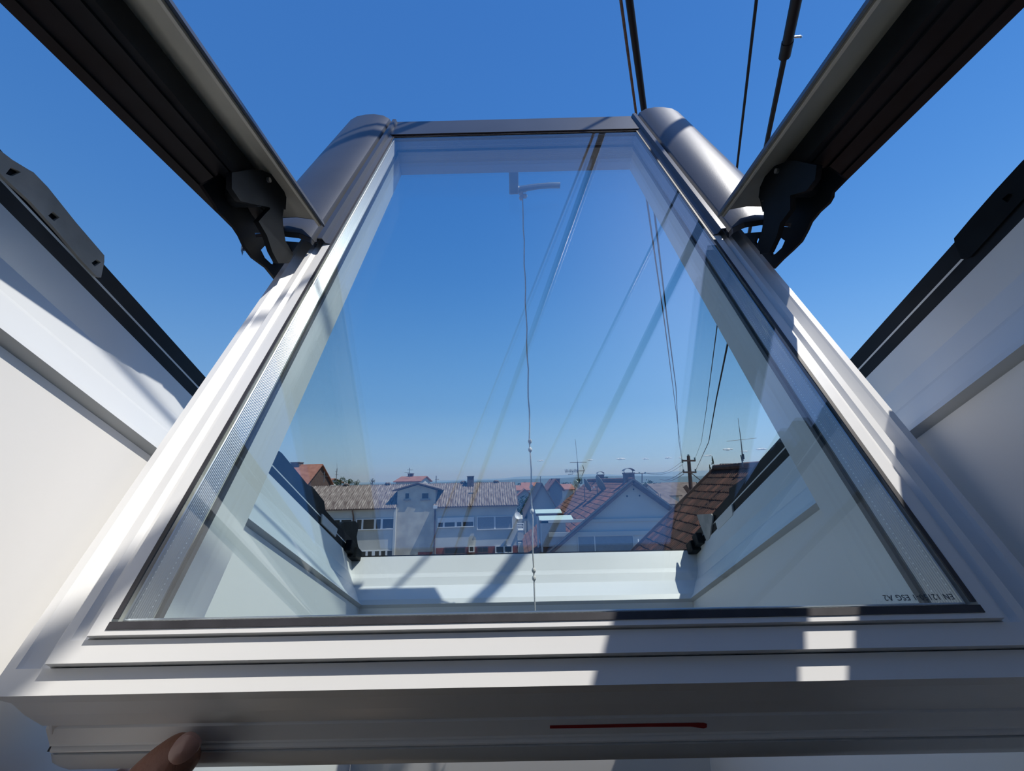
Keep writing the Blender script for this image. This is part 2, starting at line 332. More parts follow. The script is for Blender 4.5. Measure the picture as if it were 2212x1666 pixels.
for sx in (-1, 1):
    gb.box(XS, G - .0005, t0, t1, -.0008, .0004, lambda a, t, w_: S(sx * a, t, w_)); gb.box(.2595, .2625, t0, t1, -.0345, -.0300, lambda a, t, w_: S(sx * a, t, w_))
gb.box(-G, G, TN, TN + .0042, -.0003, .0006, S); gb.box(-G, G, t1, TF, -.0008, .0004, S); gb.box(-.2625, .2625, TF - .0035, TF, -.0345, -.03, S)
gb.build('gasket', M['gasket'], sash)
# standard mark etched in the glass, read from the other way up
def text(s, name, mt, parent, origin, ex, ey, size, th=.0001):
    cu = bpy.data.curves.new('t', 'FONT'); cu.body = s; cu.size = size; cu.extrude = th; cu.align_x = 'CENTER'; cu.align_y = 'CENTER'; cu.space_character = 1.1
    t = bpy.data.objects.new('t', cu); C.objects.link(t); dg = bpy.context.evaluated_depsgraph_get(); dg.update()
    me = bpy.data.meshes.new_from_object(t.evaluated_get(dg)); bpy.data.objects.remove(t); off = wloc(parent); ez = ex.cross(ey)
    for v in me.vertices: a, b, c = v.co; v.co = origin + ex * a + ey * b + ez * c - off
    me.materials.clear(); me.materials.append(mt); o = bpy.data.objects.new(name, me); link(o, parent); return o
text('EN 12150-1 ESG A2', 'glass_stamp', mat('grey_stamp_ink', (.065, .08, .095), .6), sash, onsash(1984, 1290, .0003), V((-1, 0, 0)), -uS, .0047)
# aluminium covers on the far half
cp = [(.2640, .0008), (.2700, .003), (.2725, .0095), (.2790, .0100), (.2815, .004), (.2840, .004), (.2870, .0105), (.300, .0175), (.320, .0205), (.340, .0200), (.360, .0170), (.376, .0105), (.386, .0020), (.388, -.006)]
for sx in (-1, 1):
    out = []
    for t in (.541, 1.108): out.append([S(sx * a, t, w_) for a, w_ in cp] + [S(sx * (a - (.0012 if a > .3 else 0)), t, w_ - .0014) for a, w_ in reversed(cp)])
    vs, fs = loft(out, closed=True, caps=True); o = mesh('side_cover', vs, fs, M['alu'], sash, smooth=True)
    b = MB()                                         # folded front lip
    for (a, w_), (a2, w2) in zip(cp[4:], cp[5:]):
        b.add([S(sx * a, .540, w_), S(sx * a2, .540, w2), S(sx * a2, .534, w2 - .004), S(sx * a, .534, w_ - .004), S(sx * a, .540, w_ - .002), S(sx * a2, .540, w2 - .002)], [(0, 1, 2, 3), (3, 2, 5, 4)])
    b.build('cover_lip', M['alu'], sash)
MB().box(-.2835, .2835, 1.0165, 1.110, .0008, .0035, S).box(-.2835, .2835, 1.104, 1.110, -.04, .0008, S).build('bottom_cover', M['alu'], sash, bevel=.0008)
# handle on the room side of the far rail
hp = S(-.004, 1.045, -.0800)
hx = V((1, 0, 0))
hd = MB(); 
vs, fs = prism([(.026 * math.cos(k * math.pi / 8), .014 * math.sin(k * math.pi / 8)) for k in range(16)], lambda a, b, c: hp + hx * a + uS * b + nS * c, -.006, .001)
hd.add(vs, fs); ho = hd.build('handle', M['chrome'], sash)
MB().box(-.0115, .0115, -.009, .009, -.058, -.004, lambda a, b, c: hp + hx * a + uS * b + nS * c).build('neck', M['chrome'], ho, bevel=.002)
MB().tube([hp - nS * .052 + hx * (a) + nS * (.010 * math.sin(a * 17) + 0) for a in (-.008, .012, .036, .062, .088, .112)], [.0085, .008, .0075, .007, .007, .007], 10).build('lever', M['chrome'], ho, smooth=True)
# string tied to the handle
sp0 = hp - nS * .056 + hx * .021 - V((0, 0, .006))
cord = thing('pull_cord', 'thin knotted white cord hanging straight down from the sash handle', 'cord', tuple(sp0))
zb = at(1180, 1345, sp0.y).z
pts = [V((sp0.x + .0012 * math.sin(i * 1.9) * (1 if 2 < i < 27 else 0), sp0.y, sp0.z + (zb - sp0.z) * i / 30)) for i in range(31)]
MB().tube(pts, .0016, 6).build('string', M['cord'], cord, smooth=True)
k = MB()
for i in range(5): k.ball(sp0 + V((.006 * math.cos(i * 2.1), -.004 + .002 * i, .008 - .004 * i)), .006, 5)
k.build('knot', M['cord'], cord, smooth=True)
for yk in (953, 971, 1052, 1104, 1232, 1249):
    z = at(1178, yk, sp0.y).z; MB().ball((sp0.x, sp0.y, z), .0042, 6, 1.3).build('knot', M['cord'], cord, smooth=True)

# ------------------------------------------------------------------ side arms with covers and hinge plates
for sx, sd, lb in ((-1, 'left', 'black steel opening arm with beige lined cover, left of the sash'), (1, 'right', 'black steel opening arm with beige lined cover, right of the sash')):
    X = lambda a: CX + sx * a
    arm = thing('opening_arm', lb, 'window arm', AR(sx * .34, .50, .36))
    AP = lambda a, s, q: AR(sx * a, s, q)
    cv = [(.2680, .3700), (.2705, .3775), (.285, .3830), (.310, .3870), (.340, .3860), (.358, .3800), (.372, .370), (.378, .357)]
    rows = []
    for s in (-.10, .486): rows.append([AP(a, s, q) for a, q in cv] + [AP(a + (.0015 if a < .3 else -.001), s, q - .002) for a, q in reversed(cv)])
    vs, fs = loft(rows, closed=True, caps=True); mesh('arm_cover', vs, fs, M['alu'], arm, smooth=True)
    # beige primed inside of the cover
    rows = [[AP(a + (.002 if a < .3 else -.0015), s, q - .0026) for a, q in cv] for s in (-.10, .484)]
    vs, fs = loft(rows); mesh('cover_lining', vs, fs, M['beige'], arm, smooth=True)
    MB().box(.2715, .2745, -.1, .482, .3665, .3755, AP).build('cover_edge', M['beige'], arm)
    b = MB(); b.box(.308, .362, -.10, .455, .352, .378, AP); b.box(.362, .374, -.10, .43, .350, .366, AP); b.box(.316, .319, -.10, .45, .3495, .352, AP); b.box(.338, .341, -.10, .44, .350, .352, AP)
    b.build('arm_profile', M['black'], arm)
    if sx < 0:
        q_ = lambda L_: [(360 + x / 5.205, 300 + y / 5.205) for x, y in L_]
        P1 = q_([(380, 520), (535, 745), (560, 810), (640, 890), (750, 1000), (810, 1090), (870, 1220), (960, 1340), (1110, 1450), (1215, 1580), (1330, 1500), (1480, 1290), (1560, 1170), (1310, 1150), (1290, 1000), (1275, 790), (1130, 720), (1020, 600), (850, 480), (600, 400)])
        H1 = q_([(1045, 1250), (1095, 1195), (1140, 1215), (1180, 1290), (1215, 1350), (1205, 1420), (1160, 1405), (1090, 1340)]); H2 = q_([(1335, 1215), (1380, 1225), (1400, 1270), (1380, 1300)])
        H3 = q_([(890, 760), (920, 750), (985, 800), (1060, 860), (1000, 925), (940, 850)]); H4 = q_([(1020, 780), (1075, 772), (1135, 790), (1070, 855)]); H5 = q_([(975, 1058), (1090, 1060), (1105, 1100), (990, 1110)])
        P2 = q_([(700, 380), (920, 345), (1050, 355), (1180, 410), (1270, 520), (1320, 660), (1312, 795), (1272, 785), (1285, 1000), (1310, 1150), (1400, 1300), (1350, 1400), (1230, 1400), (1160, 1270), (1100, 1090), (1005, 930), (1070, 855), (1135, 790), (1130, 770), (960, 740), (800, 700), (700, 560)])
        pin = (360 + 1145 / 5.205, 300 + 462 / 5.205)
    else:
        q_ = lambda L_: [(1540 + x / 5.206, 280 + y / 5.206) for x, y in L_]
        P1 = q_([(1500, 560), (1355, 710), (1350, 760), (1310, 830), (1200, 930), (1110, 1040), (1070, 1130), (1000, 1260), (900, 1360), (790, 1460), (690, 1565), (600, 1480), (420, 1290), (330, 1170), (560, 1150), (590, 1000), (598, 790), (740, 700), (900, 600), (1050, 500), (1300, 420)])
        H1 = q_([(825, 1250), (765, 1205), (745, 1230), (700, 1310), (662, 1370), (672, 1418), (720, 1395), (790, 1330)]); H2 = q_([(530, 1225), (495, 1225), (480, 1265), (505, 1300), (535, 1250)])
        H3 = None; H4 = None; H5 = q_([(800, 1052), (902, 1052), (888, 1100), (785, 1095)])
        P2 = q_([(1200, 400), (940, 345), (850, 360), (720, 410), (610, 530), (555, 650), (540, 760), (565, 805), (600, 790), (598, 1000), (575, 1150), (530, 1280), (560, 1400), (660, 1380), (745, 1200), (785, 1050), (900, 900), (900, 740), (1080, 690), (1180, 560)])
        pin = (1540 + 722 / 5.206, 280 + 465 / 5.206)
    XP = CX + sx * .331; XD = CX + sx * .300
    clip('hinge_plate', P1, XP, .0035, M['black'], arm, [h_ for h_ in (H1, H2, H3, H4, H5) if h_])
    clip('hinge_disc', P2, XD, .006, M['blackp'], arm)
    c_ = atX(pin[0], pin[1], XD - sx * .004)
    MB().tube([c_ + V((sx * .003, 0, 0)), c_ - V((sx * .002, 0, 0))], .0028, 12).build('pivot_pin', M['chrome'], arm)
    e0 = atX(*q_([(1000, 640) if sx < 0 else (860, 640)])[0], XD + sx * .002); MB().tube([V((XD, e0.y, e0.z)), V((XP, e0.y, e0.z))], .012, 14).build('pivot', M['black'], arm)

# ------------------------------------------------------------------ hand holding the near edge
def cd(x, y, d_): r = ray(x, y) / FPX; return r * d_
def skin(name, chains, mt, parent, sub=2):
    vs, es, rs = [], [], []
    for ch in chains:
        for i, (p_, r_, link_to) in enumerate(ch):
            if link_to is not None and isinstance(link_to, int): 
                vs.append(p_); rs.append(r_); es.append((link_to, len(vs) - 1))
            else: vs.append(p_); rs.append(r_)
    off = wloc(parent); me = bpy.data.meshes.new(name); me.from_pydata([tuple(v - off) for v in vs], es, []); me.update()
    o = bpy.data.objects.new(name, me); link(o, parent)
    md = o.modifiers.new('s', 'SKIN'); o.modifiers.new('d', 'SUBSURF').levels = sub; o.modifiers['d'].render_levels = sub
    sd_ = me.skin_vertices[0].data if me.skin_vertices else None
    if sd_ is None:
        bpy.context.view_layer.objects.active = o; bpy.ops.object.modifier_add(type='SKIN'); sd_ = me.skin_vertices[0].data
    for i, r_ in enumerate(rs): sd_[i].radius = (r_, r_); sd_[i].use_root = (i == 0)
    dg = bpy.context.evaluated_depsgraph_get(); dg.update(); m2 = bpy.data.meshes.new_from_object(o.evaluated_get(dg))
    o.modifiers.clear(); o.data = m2; m2.materials.clear(); m2.materials.append(mt); m2.polygons.foreach_set('use_smooth', [True] * len(m2.polygons)); return o
pn = thing('person', 'hand with a short thumb nail gripping the near edge of the sash', 'person', tuple(cd(250, 1800, .25)))
W0 = cd(110, 2150, .22); P0 = cd(175, 1950, .24)
ch = [[(W0, .026, None), (P0, .030, 0)]]
idx = 2
ch.append([(cd(225, 1850, .235), .020, 1), (cd(270, 1755, .240), .0165, 2), (cd(325, 1690, .246), .0150, 3), (cd(372, 1645, .250), .0142, 4), (cd(408, 1615, .253), .0118, 5), (cd(422, 1602, .255), .007, 6)])
nxt = 8
KN = [(60, 1800, .315), (120, 1800, .33), (180, 1805, .335), (240, 1820, .335)]
for (kx, ky, kd) in KN:
    b0 = nxt
    ch.append([(cd(kx, ky + 40, kd - .05), .0135, 1), (cd(kx, ky - 20, kd), .0095, b0), (cd(kx + 6, ky - 100, kd + .012), .0088, b0 + 1), (cd(kx + 16, ky - 135, kd + .005), .0080, b0 + 2), (cd(kx + 24, ky - 140, kd - .010), .0068, b0 + 3)]); nxt += 5
hand = skin('hand', ch, M['skin'], pn)
# nail lies on the thumb facing the camera
nc = cd(392, 1626, .2365); dn = (cd(422, 1598, .2395) - cd(362, 1656, .2365)).normalized(); vn = (-nc.normalized() + V((.25, 0, .1))).normalized(); sn = dn.cross(vn).normalized(); vn = sn.cross(dn).normalized()
if vn.dot(nc) > 0: vn = -vn
gr = [[nc + dn * (.0086 * r_ * math.sin(k_ * math.pi / 12)) + sn * (.0064 * r_ * math.copysign(abs(math.cos(k_ * math.pi / 12)) ** .8, math.cos(k_ * math.pi / 12))) - vn * (.0030 * (r_ * math.cos(k_ * math.pi / 12)) ** 2 + .0016 * (r_ * math.sin(k_ * math.pi / 12)) ** 2 + (.002 if r_ > 1 else 0)) for k_ in range(24)] for r_ in (.02, .4, .75, 1, 1.03)]
vs, fs = loft(gr, closed=True); nail = mesh('nail', vs, fs, M['nail'], pn, smooth=True)

# ------------------------------------------------------------------ power cables overhead
Yp = 27.0
def wire(name, label, near, imgpts, end, back, r, mt, sleeve=None, group=None):
    d = V((end.x - near.x, end.y - near.y, 0)).normalized(); nn = V((-d.y, d.x, 0)); pts = [back, near]
    for x, y in imgpts:
        q = ray(x, y).normalized(); e_ = (end - near).normalized(); w0 = -near; b_ = q.dot(e_); k = (b_ * e_.dot(w0) - q.dot(w0)) / (1 - b_ * b_); pts.append(q * k)
    pts.append(end)
    root = thing(name, label, 'cable', tuple(near), group)
    MB().tube(pts, r, 8).build('conductor', mt, root, smooth=True)
    if sleeve:
        for a, b, rr in sleeve:
            pa = near + (pts[2] - near) * a; pb = near + (pts[2] - near) * b
            if a < 0: pa = near + (back - near) * (-a)
            pc = [pa, near, pb] if a < 0 < b else [pa, pb]
            MB().tube(pc, rr, 12).build('sleeve', M['cable'], root, smooth=True)
    return root
def near_pt(x, Z): r_ = ray(x, 0); return r_ * (Z / r_.z)
iA1, iA2 = at(1474, 996, Yp), at(1476.5, 1018, Yp); iB, iC = at(1501, 992, Yp), at(1502.5, 1017, Yp)
mast = V((-.45, -1.9, 0))
wA1 = wire('power_cable', 'thin rust brown overhead cable, leftmost of the four running up from the pole', near_pt(1341, 1.64), [(1373, 237), (1397, 430), (1436, 700), (1467, 940)], iA1, V((-.75, -1.75, 2.25)), .0055, M['rust'])
wA2 = wire('power_cable', 'thick black overhead cable close beside the thin brown one', near_pt(1359.5, 1.66), [(1391, 237), (1415, 470), (1441, 690), (1460, 835), (1466, 950)], iA2, V((-.55, -1.75, 2.30)), .0062, M['cable'], [(-.85, 1.0, .0135)])
wB = wire('power_cable', 'thin black overhead cable standing alone between the two pairs of thicker cables', near_pt(1634, 1.70), [(1592, 362), (1549, 705), (1525, 889), (1521, 915), (1515, 955)], iB, V((-.25, -1.75, 2.2)), .0060, M['cable'])
wC = wire('power_cable', 'thick black overhead cable with a sleeve joint, rightmost of the four', near_pt(1720, 1.50), [(1655, 315), (1572, 742), (1547, 864), (1531, 955)], iC, V((-.05, -1.75, 1.95)), .0100, M['cable'], [(-.85, .28, .0175), (.22, .31, .0195)])
jp = at(1722, 80, near_pt(1720, 1.5).y * 1.12); MB().tube([jp - V((.012, 0, 0)), jp + V((.012, 0, .002)), jp + V((.016, 0, -.002))], .0035, 8).build('clamp_screw', M['chrome'], wC)
rm_ = thing('roof_mast', 'steel service mast with crossarms on the own roof behind the window', 'mast', (-.4, -1.85, 1.2))
b = MB(); b.tube([(-.4, -1.85, 1.05), (-.4, -1.85, 2.9)], .035, 12); b.build('pole', M['dusty'], rm_, smooth=True)
MB().bar((-.85, -1.8, 2.27), (.05, -1.8, 2.2), .05).build('crossarm', M['dusty'], rm_)
#@@BG@@
# ------------------------------------------------------------------ surroundings: ground, hills, sky puffs
GZ = -8.6
def proc_ground():
    m = mat('fields_and_gardens', (.075, .08, .055), .9, col2=(.16, .145, .10), nscale=.02)
    return m
gv = []; 
g = MB(); NG = 48
rings = [(-30, GZ), (60, GZ), (200, GZ - 4), (600, GZ - 14), (2000, GZ - 20), (5000, GZ - 25), (14000, GZ - 30)]
rows = []
for d_, z in ((0, GZ), (60, GZ), (200, GZ - 4), (600, GZ - 14), (2000, GZ - 20), (5000, GZ - 22), (14000, GZ - 25)):
    rows.append([V((d_ * math.cos(2 * math.pi * k / NG), d_ * math.sin(2 * math.pi * k / NG), z)) if d_ else V((0, 0, GZ)) for k in range(NG)])
vs, fs = loft(rows, closed=True); g.add(vs, fs)
o = g.build('ground', proc_ground()); o['kind'] = 'structure'
MB().box(-60, 60, -20, 90, GZ - .3, GZ + .02).build('ground_bounce', mat('pale_bounce_ground', (.22, .205, .18), .9, col2=(.32, .295, .26), nscale=.3))['kind'] = 'structure'  # pale slab added to bounce warm sunlight up onto the house walls
# distant ridge of wooded hills: two terraced ranges
def hills(name, label, D_, x0, x1, prof, col):
    n = 90; rows = [[], [], [], []]
    for i in range(n + 1):
        t = i / n; x = x0 + (x1 - x0) * t; h_ = 0
        for a, b in zip(prof, prof[1:]):
            if a[0] <= t <= b[0]: u_ = (t - a[0]) / (b[0] - a[0]); u_ = u_ * u_ * (3 - 2 * u_); h_ = a[1] + (b[1] - a[1]) * u_
        h_ += D_ * .0006 * math.sin(i * 1.7) * math.sin(i * .61)
        rows[0].append(V((x, D_, -30))); rows[1].append(V((x, D_ + D_ * .03, h_ * .85 - 8))); rows[2].append(V((x, D_ + D_ * .08, h_))); rows[3].append(V((x, D_ + D_ * .2, -30)))
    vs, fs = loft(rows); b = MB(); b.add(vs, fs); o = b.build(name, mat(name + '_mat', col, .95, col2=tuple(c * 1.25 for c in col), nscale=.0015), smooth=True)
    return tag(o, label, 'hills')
hills('hills', 'long flat-topped haze-blue hills far away along the horizon', 9000, -9500, 9500,
      [(0, 30), (.35, 40), (.47, 60), (.52, 105), (.60, 120), (.63, 85), (.66, 135), (.74, 150), (.80, 120), (1, 90)], (.055, .125, .21))  # blue of the distant air is put into the hills' colour
hills('hills', 'lower dark wooded rise in front of the far haze-blue hills', 2600, -3200, 3200, [(0, 2), (.4, 3), (.52, 12), (.6, 20), (.68, 8), (.8, 14), (1, 6)], (.035, .06, .065))
hz = bpy.data.materials.new('distant_air'); hz.use_nodes = True; hz.node_tree.nodes.clear()
vo = hz.node_tree.nodes.new('ShaderNodeVolumeScatter'); vo.inputs['Color'].default_value = (.50, .73, 1, 1); vo.inputs['Density'].default_value = .0002; vo.inputs['Anisotropy'].default_value = .3
ou = hz.node_tree.nodes.new('ShaderNodeOutputMaterial'); hz.node_tree.links.new(vo.outputs[0], ou.inputs['Volume'])
o = MB().box(-13000, 13000, 450, 13500, -60, 230).build('haze', hz); o['kind'] = 'structure'
cm = mat('cloud_white', (.85, .86, .88), 1, spec=0)
for x, y, wd in ((1167, 996, 12), (1275, 994, 13), (1341, 992, 17), (1394, 992, 11), (1443, 990, 13), (1470, 989, 9), (1528, 985, 16), (1572, 971, 20), (1608, 976, 13), (1645, 971, 20)):
    p_ = at(x, y, 7000); b = MB(); k_ = 7000 / 900
    for i in range(7):
        t = (i - 3) / 3; b.ball(p_ + V((t * wd * k_ * .5, random.uniform(-1, 1) * 30, random.uniform(-.5, 1.2) * k_)), wd * k_ * (.24 - .12 * abs(t)) * random.uniform(.8, 1.1), 7, .55)
    o = b.build('cloud', cm, smooth=True); tag(o, 'small white cloud low above the hills in a clear sky', 'cloud', 'small clouds low over the horizon')

# ------------------------------------------------------------------ materials for houses
def roofmat(name, c1, c2, sc_=1.4): return mat(name, c1, .85, col2=c2, nscale=sc_)
M['corr'] = mat('lichen_covered_fibre_cement', (.085, .058, .052), .95, col2=(.27, .225, .20), nscale=3.0, stretch=(3.5, .5, .5))
M['render'] = mat('grey_white_render', (.42, .41, .385), .95, col2=(.50, .485, .455), nscale=.8, bump=.2, bscale=30)
M['render2'] = mat('rough_tower_render', (.36, .325, .27), .95, col2=(.52, .475, .40), nscale=1.0, bump=.6, bscale=20)
M['blue_render'] = mat('pale_gable_render', (.46, .46, .455), .95, col2=(.50, .50, .49), nscale=.6)
M['white_wall'] = mat('white_house_wall', (.44, .44, .425), .9, noise=.05, nscale=.5)
M['brick'] = mat('red_brown_cladding', (.20, .05, .03), .8, noise=.2, nscale=3)
M['wfr'] = mat('white_window_frame', (.58, .59, .61), .5)
M['shut'] = mat('grey_roller_shutter', (.20, .22, .25), .6, noise=.06, nscale=8)
M['wood'] = mat('dark_fascia_wood', (.085, .05, .04), .8, noise=.2, nscale=5)
M['grey'] = mat('weathered_metal', (.14, .15, .16), .6, metal=.3, noise=.2, nscale=10)
M['chim'] = mat('chimney_brick', (.10, .075, .07), .9, noise=.3, nscale=6)
M['copper'] = mat('green_patina_metal', (.16, .26, .25), .6, noise=.15, nscale=6)
M['tile_o'] = roofmat('orange_brown_roof_tiles', (.13, .062, .046), (.22, .11, .08), .9)
M['tile_r'] = roofmat('red_roof_tiles', (.22, .085, .058), (.30, .13, .09), 1.5)
M['tile_d'] = roofmat('dark_red_brown_tiles', (.075, .032, .022), (.19, .075, .045), 1.3)
M['tile_g'] = roofmat('brown_grey_tiles', (.10, .07, .06), (.16, .12, .10), 1.5)
M['leaf'] = mat('dark_green_foliage', (.025, .055, .018), .8, col2=(.05, .10, .03), nscale=3)
M['leaf2'] = mat('conifer_foliage', (.012, .035, .016), .8, col2=(.03, .06, .025), nscale=4)
M['bark'] = mat('bark', (.08, .06, .045), .9)
M['poly'] = mat('pale_green_corrugated_sheet', (.48, .58, .52), .4)
wg = bpy.data.materials.new('dark_window_glass'); wg.use_nodes = True; wg.node_tree.nodes['Principled BSDF'].inputs['Base Color'].default_value = (.02, .025, .03, 1); wg.node_tree.nodes['Principled BSDF'].inputs['Roughness'].default_value = .08
M['wg'] = wg
def Xp(x, y, Y): return at(x, y, Y).x
def Zp(x, y, Y): return at(x, y, Y).z

def window(parent, px0, px1, py0, py1, Y, panes, name='window', depth=.07, fr=M['wfr'], pane_mat=None):
    """frame with recessed panes; every number in px is turned into metres on the wall plane Y"""
    xm, ym = (px0 + px1) / 2, (py0 + py1) / 2
    x0, x1 = Xp(px0, ym, Y), Xp(px1, ym, Y); z1, z0 = Zp(xm, py0, Y), Zp(xm, py1, Y); f_ = .06
    b = MB(); b.box(x0, x1, Y - depth, Y, z1 - f_, z1); b.box(x0, x1, Y - depth - .05, Y, z0, z0 + f_)
    ps = sorted([(Xp(a, ym, Y), Xp(c, ym, Y)) for a, c in panes]); cur = x0
    for a, c in ps: b.box(cur, a, Y - depth, Y, z0 + f_, z1 - f_); cur = c
    b.box(cur, x1, Y - depth, Y, z0 + f_, z1 - f_)
    o = b.build(name, fr, parent)
    for a, c in ps: MB().box(a, c, Y - .03, Y - .015, z0 + f_, z1 - f_).build('pane', pane_mat or M['wg'], o)
    return o
def corrugated(parent, x0, x1, Ye, Ze, Yr, Zr, mt, sheet=1.0, name='roof_sheet'):
    n = max(1, round((x1 - x0) / sheet)); w_ = (x1 - x0) / n; me = None
    for i in range(n):
        xa = x0 + i * w_; off = wloc(parent); 
        if me is None:
            m_ = 30; rows = []
            for (yy, zz) in ((Ye, Ze), (Yr, Zr)): rows.append([V((w_ * j / m_, yy - Ye, zz - Ze + .035 * math.cos(j / m_ * 2 * math.pi * 5))) for j in range(m_ + 1)])
            for (yy, zz) in ((Yr, Zr), (Ye, Ze)): rows.append([V((w_ * j / m_, yy - Ye, zz - Ze - .02 + .035 * math.cos(j / m_ * 2 * math.pi * 5))) for j in range(m_ + 1)])
            vs, fs = loft(rows, loop=True); me = bpy.data.meshes.new(name); me.from_pydata([tuple(v) for v in vs], [], fs); me.materials.append(mt)
        o = bpy.data.objects.new(name, me); o.location = V((xa, Ye, Ze + (i % 2) * .006)) - off; link(o, parent)
def gable_roof(parent, x0, x1, y0, y1, ze, zr, axis, mt, over=.3, th=.12, name='roof'):
    """two slabs; axis 'x' = ridge along x"""
    for sgn in (-1, 1):
        if axis == 'x':
            ym = (y0 + y1) / 2; ye = y0 - over if sgn < 0 else y1 + over; zz = ze - over * (zr - ze) / ((y1 - y0) / 2)
            c = [(x0 - over, ye, zz), (x1 + over, ye, zz), (x1 + over, ym, zr), (x0 - over, ym, zr)]
        else:
            xm = (x0 + x1) / 2; xe = x0 - over if sgn < 0 else x1 + over; zz = ze - over * (zr - ze) / ((x1 - x0) / 2)
            c = [(xe, y0 - over, zz), (xe, y1 + over, zz), (xm, y1 + over, zr), (xm, y0 - over, zr)]
        vs = [V(p) for p in c] + [V(p) + V((0, 0, th)) for p in c]
        mesh(name, vs, [(0, 1, 2, 3), (4, 5, 6, 7), (0, 1, 5, 4), (1, 2, 6, 5), (2, 3, 7, 6), (3, 0, 4, 7)], mt, parent)
def gable_walls(parent, x0, x1, y0, y1, z0, ze, zr, axis, mt):
    if axis == 'x': vs, fs = prism([(y0, z0), (y1, z0), (y1, ze), ((y0 + y1) / 2, zr), (y0, ze)], lambda a, b, c: V((c, a, b)), x0, x1)
    else: vs, fs = prism([(x0, z0), (x1, z0), (x1, ze), ((x0 + x1) / 2, zr), (x0, ze)], lambda a, b, c: V((a, c, b)), y0, y1)
    return mesh('walls', vs, fs, mt, parent)
def house(label, px0, px1, pyr, pye, Y, axis, rm_, wm, depth=8, name='house', group=None, chim=None, wins=()):
    x0, x1 = Xp(px0, pye, Y), Xp(px1, pye, Y); xm = (px0 + px1) / 2
    ze = Zp(xm, pye, Y); zr = Zp(xm, pyr, Y + (depth / 2 if axis == 'x' else 0)); t = thing(name, label, 'house', ((x0 + x1) / 2, Y + depth / 2, GZ), group)
    gable_walls(t, x0, x1, Y, Y + depth, GZ - 3, ze, zr - .02, axis, wm); gable_roof(t, x0, x1, Y, Y + depth, ze, zr, axis, rm_)
    if chim:
        cx, ty, cw = chim; X0 = Xp(cx, ty, Y + depth / 2); Z1 = Zp(cx, ty, Y + depth / 2)
        b = MB(); b.box(X0 - cw / 2, X0 + cw / 2, Y + depth / 2 - cw / 2, Y + depth / 2 + cw / 2, zr - 1.2, Z1).box(X0 - cw / 2 - .06, X0 + cw / 2 + .06, Y + depth / 2 - cw / 2 - .06, Y + depth / 2 + cw / 2 + .06, Z1 - .1, Z1); b.build('chimney', M['chim'], t)
    for (a, c, d_, e_) in wins: window(t, a, c, d_, e_, Y, [(a + (c - a) * .12, c - (c - a) * .12)])
    return t

# ------------------------------------------------------------------ long grey apartment building
YA = 36.5
A = thing('apartment_building', 'long grey rendered building with corrugated roof and small gabled stair tower', 'building', (-4, YA + 4, GZ))
xl, xr, xt0, xt1 = Xp(600, 1095, YA), Xp(1117, 1090, YA), Xp(859, 1100, YA), Xp(940.5, 1100, YA)
zeL, zeR = Zp(780, 1096, YA), Zp(1030, 1090, YA); ZR = Zp(1000, 1043.5, YA + 3.4)
ze = (zeL + zeR) / 2
MB().box(xl, xt0, YA, YA + 9, GZ - 1, ze).build('wing_wall', M['render'], A); MB().box(xt1, xr, YA, YA + 9, GZ - 1, ze).build('wing_wall', M['render'], A)
vs, fs = prism([(YA + .4, ze), (YA + 9.0, ze), (YA + 3.4, ZR - .1)], lambda a, b, c: V((c, a, b)), xl, xr - .05); mesh('gable_wall', vs, fs, M['render'], A)
corrugated(A, xl - .3, xt0 + .05, YA - .32, ze - .08, YA + 3.4, ZR, M['corr']); corrugated(A, xt1 - .1, xr + .12, YA - .32, ze - .08, YA + 3.4, ZR, M['corr'])
corrugated(A, xt0 + .05, xt1 - .1, YA + 1.2, ze + (ZR - ze) * .45, YA + 3.4, ZR, M['corr']); corrugated(A, xl - .3, xr + .12, YA + 9.5, ze, YA + 3.4, ZR, M['corr'], 1.0)
for i, xx in enumerate((Xp(675, 1044, YA + 3.4), Xp(762, 1043, YA + 3.4), Xp(848, 1042, YA + 3.4), Xp(1007, 1040, YA + 3.4), Xp(1078, 1039, YA + 3.4))):
    MB().tube([(xx - .2, YA + 3.4, ZR + .02), (xx - .1, YA + 3.3, ZR + .12), (xx + .1, YA + 3.3, ZR + .12), (xx + .2, YA + 3.4, ZR + .02)], .1, 6).build('ridge_vent', M['corr'], A, smooth=True)
b = MB(); b.box(xl, xt0, YA - .32, YA - .26, ze - .18, ze - .09).box(xt1 - .1, xr + .1, YA - .32, YA - .26, ze - .18, ze - .09); b.build('gutter', M['wood'], A)
b = MB(); b.box(xl, xt0, YA - .28, YA, ze - .14, ze - .11).box(xt1, xr + .1, YA - .28, YA, ze - .14, ze - .11); b.build('soffit', M['render'], A)
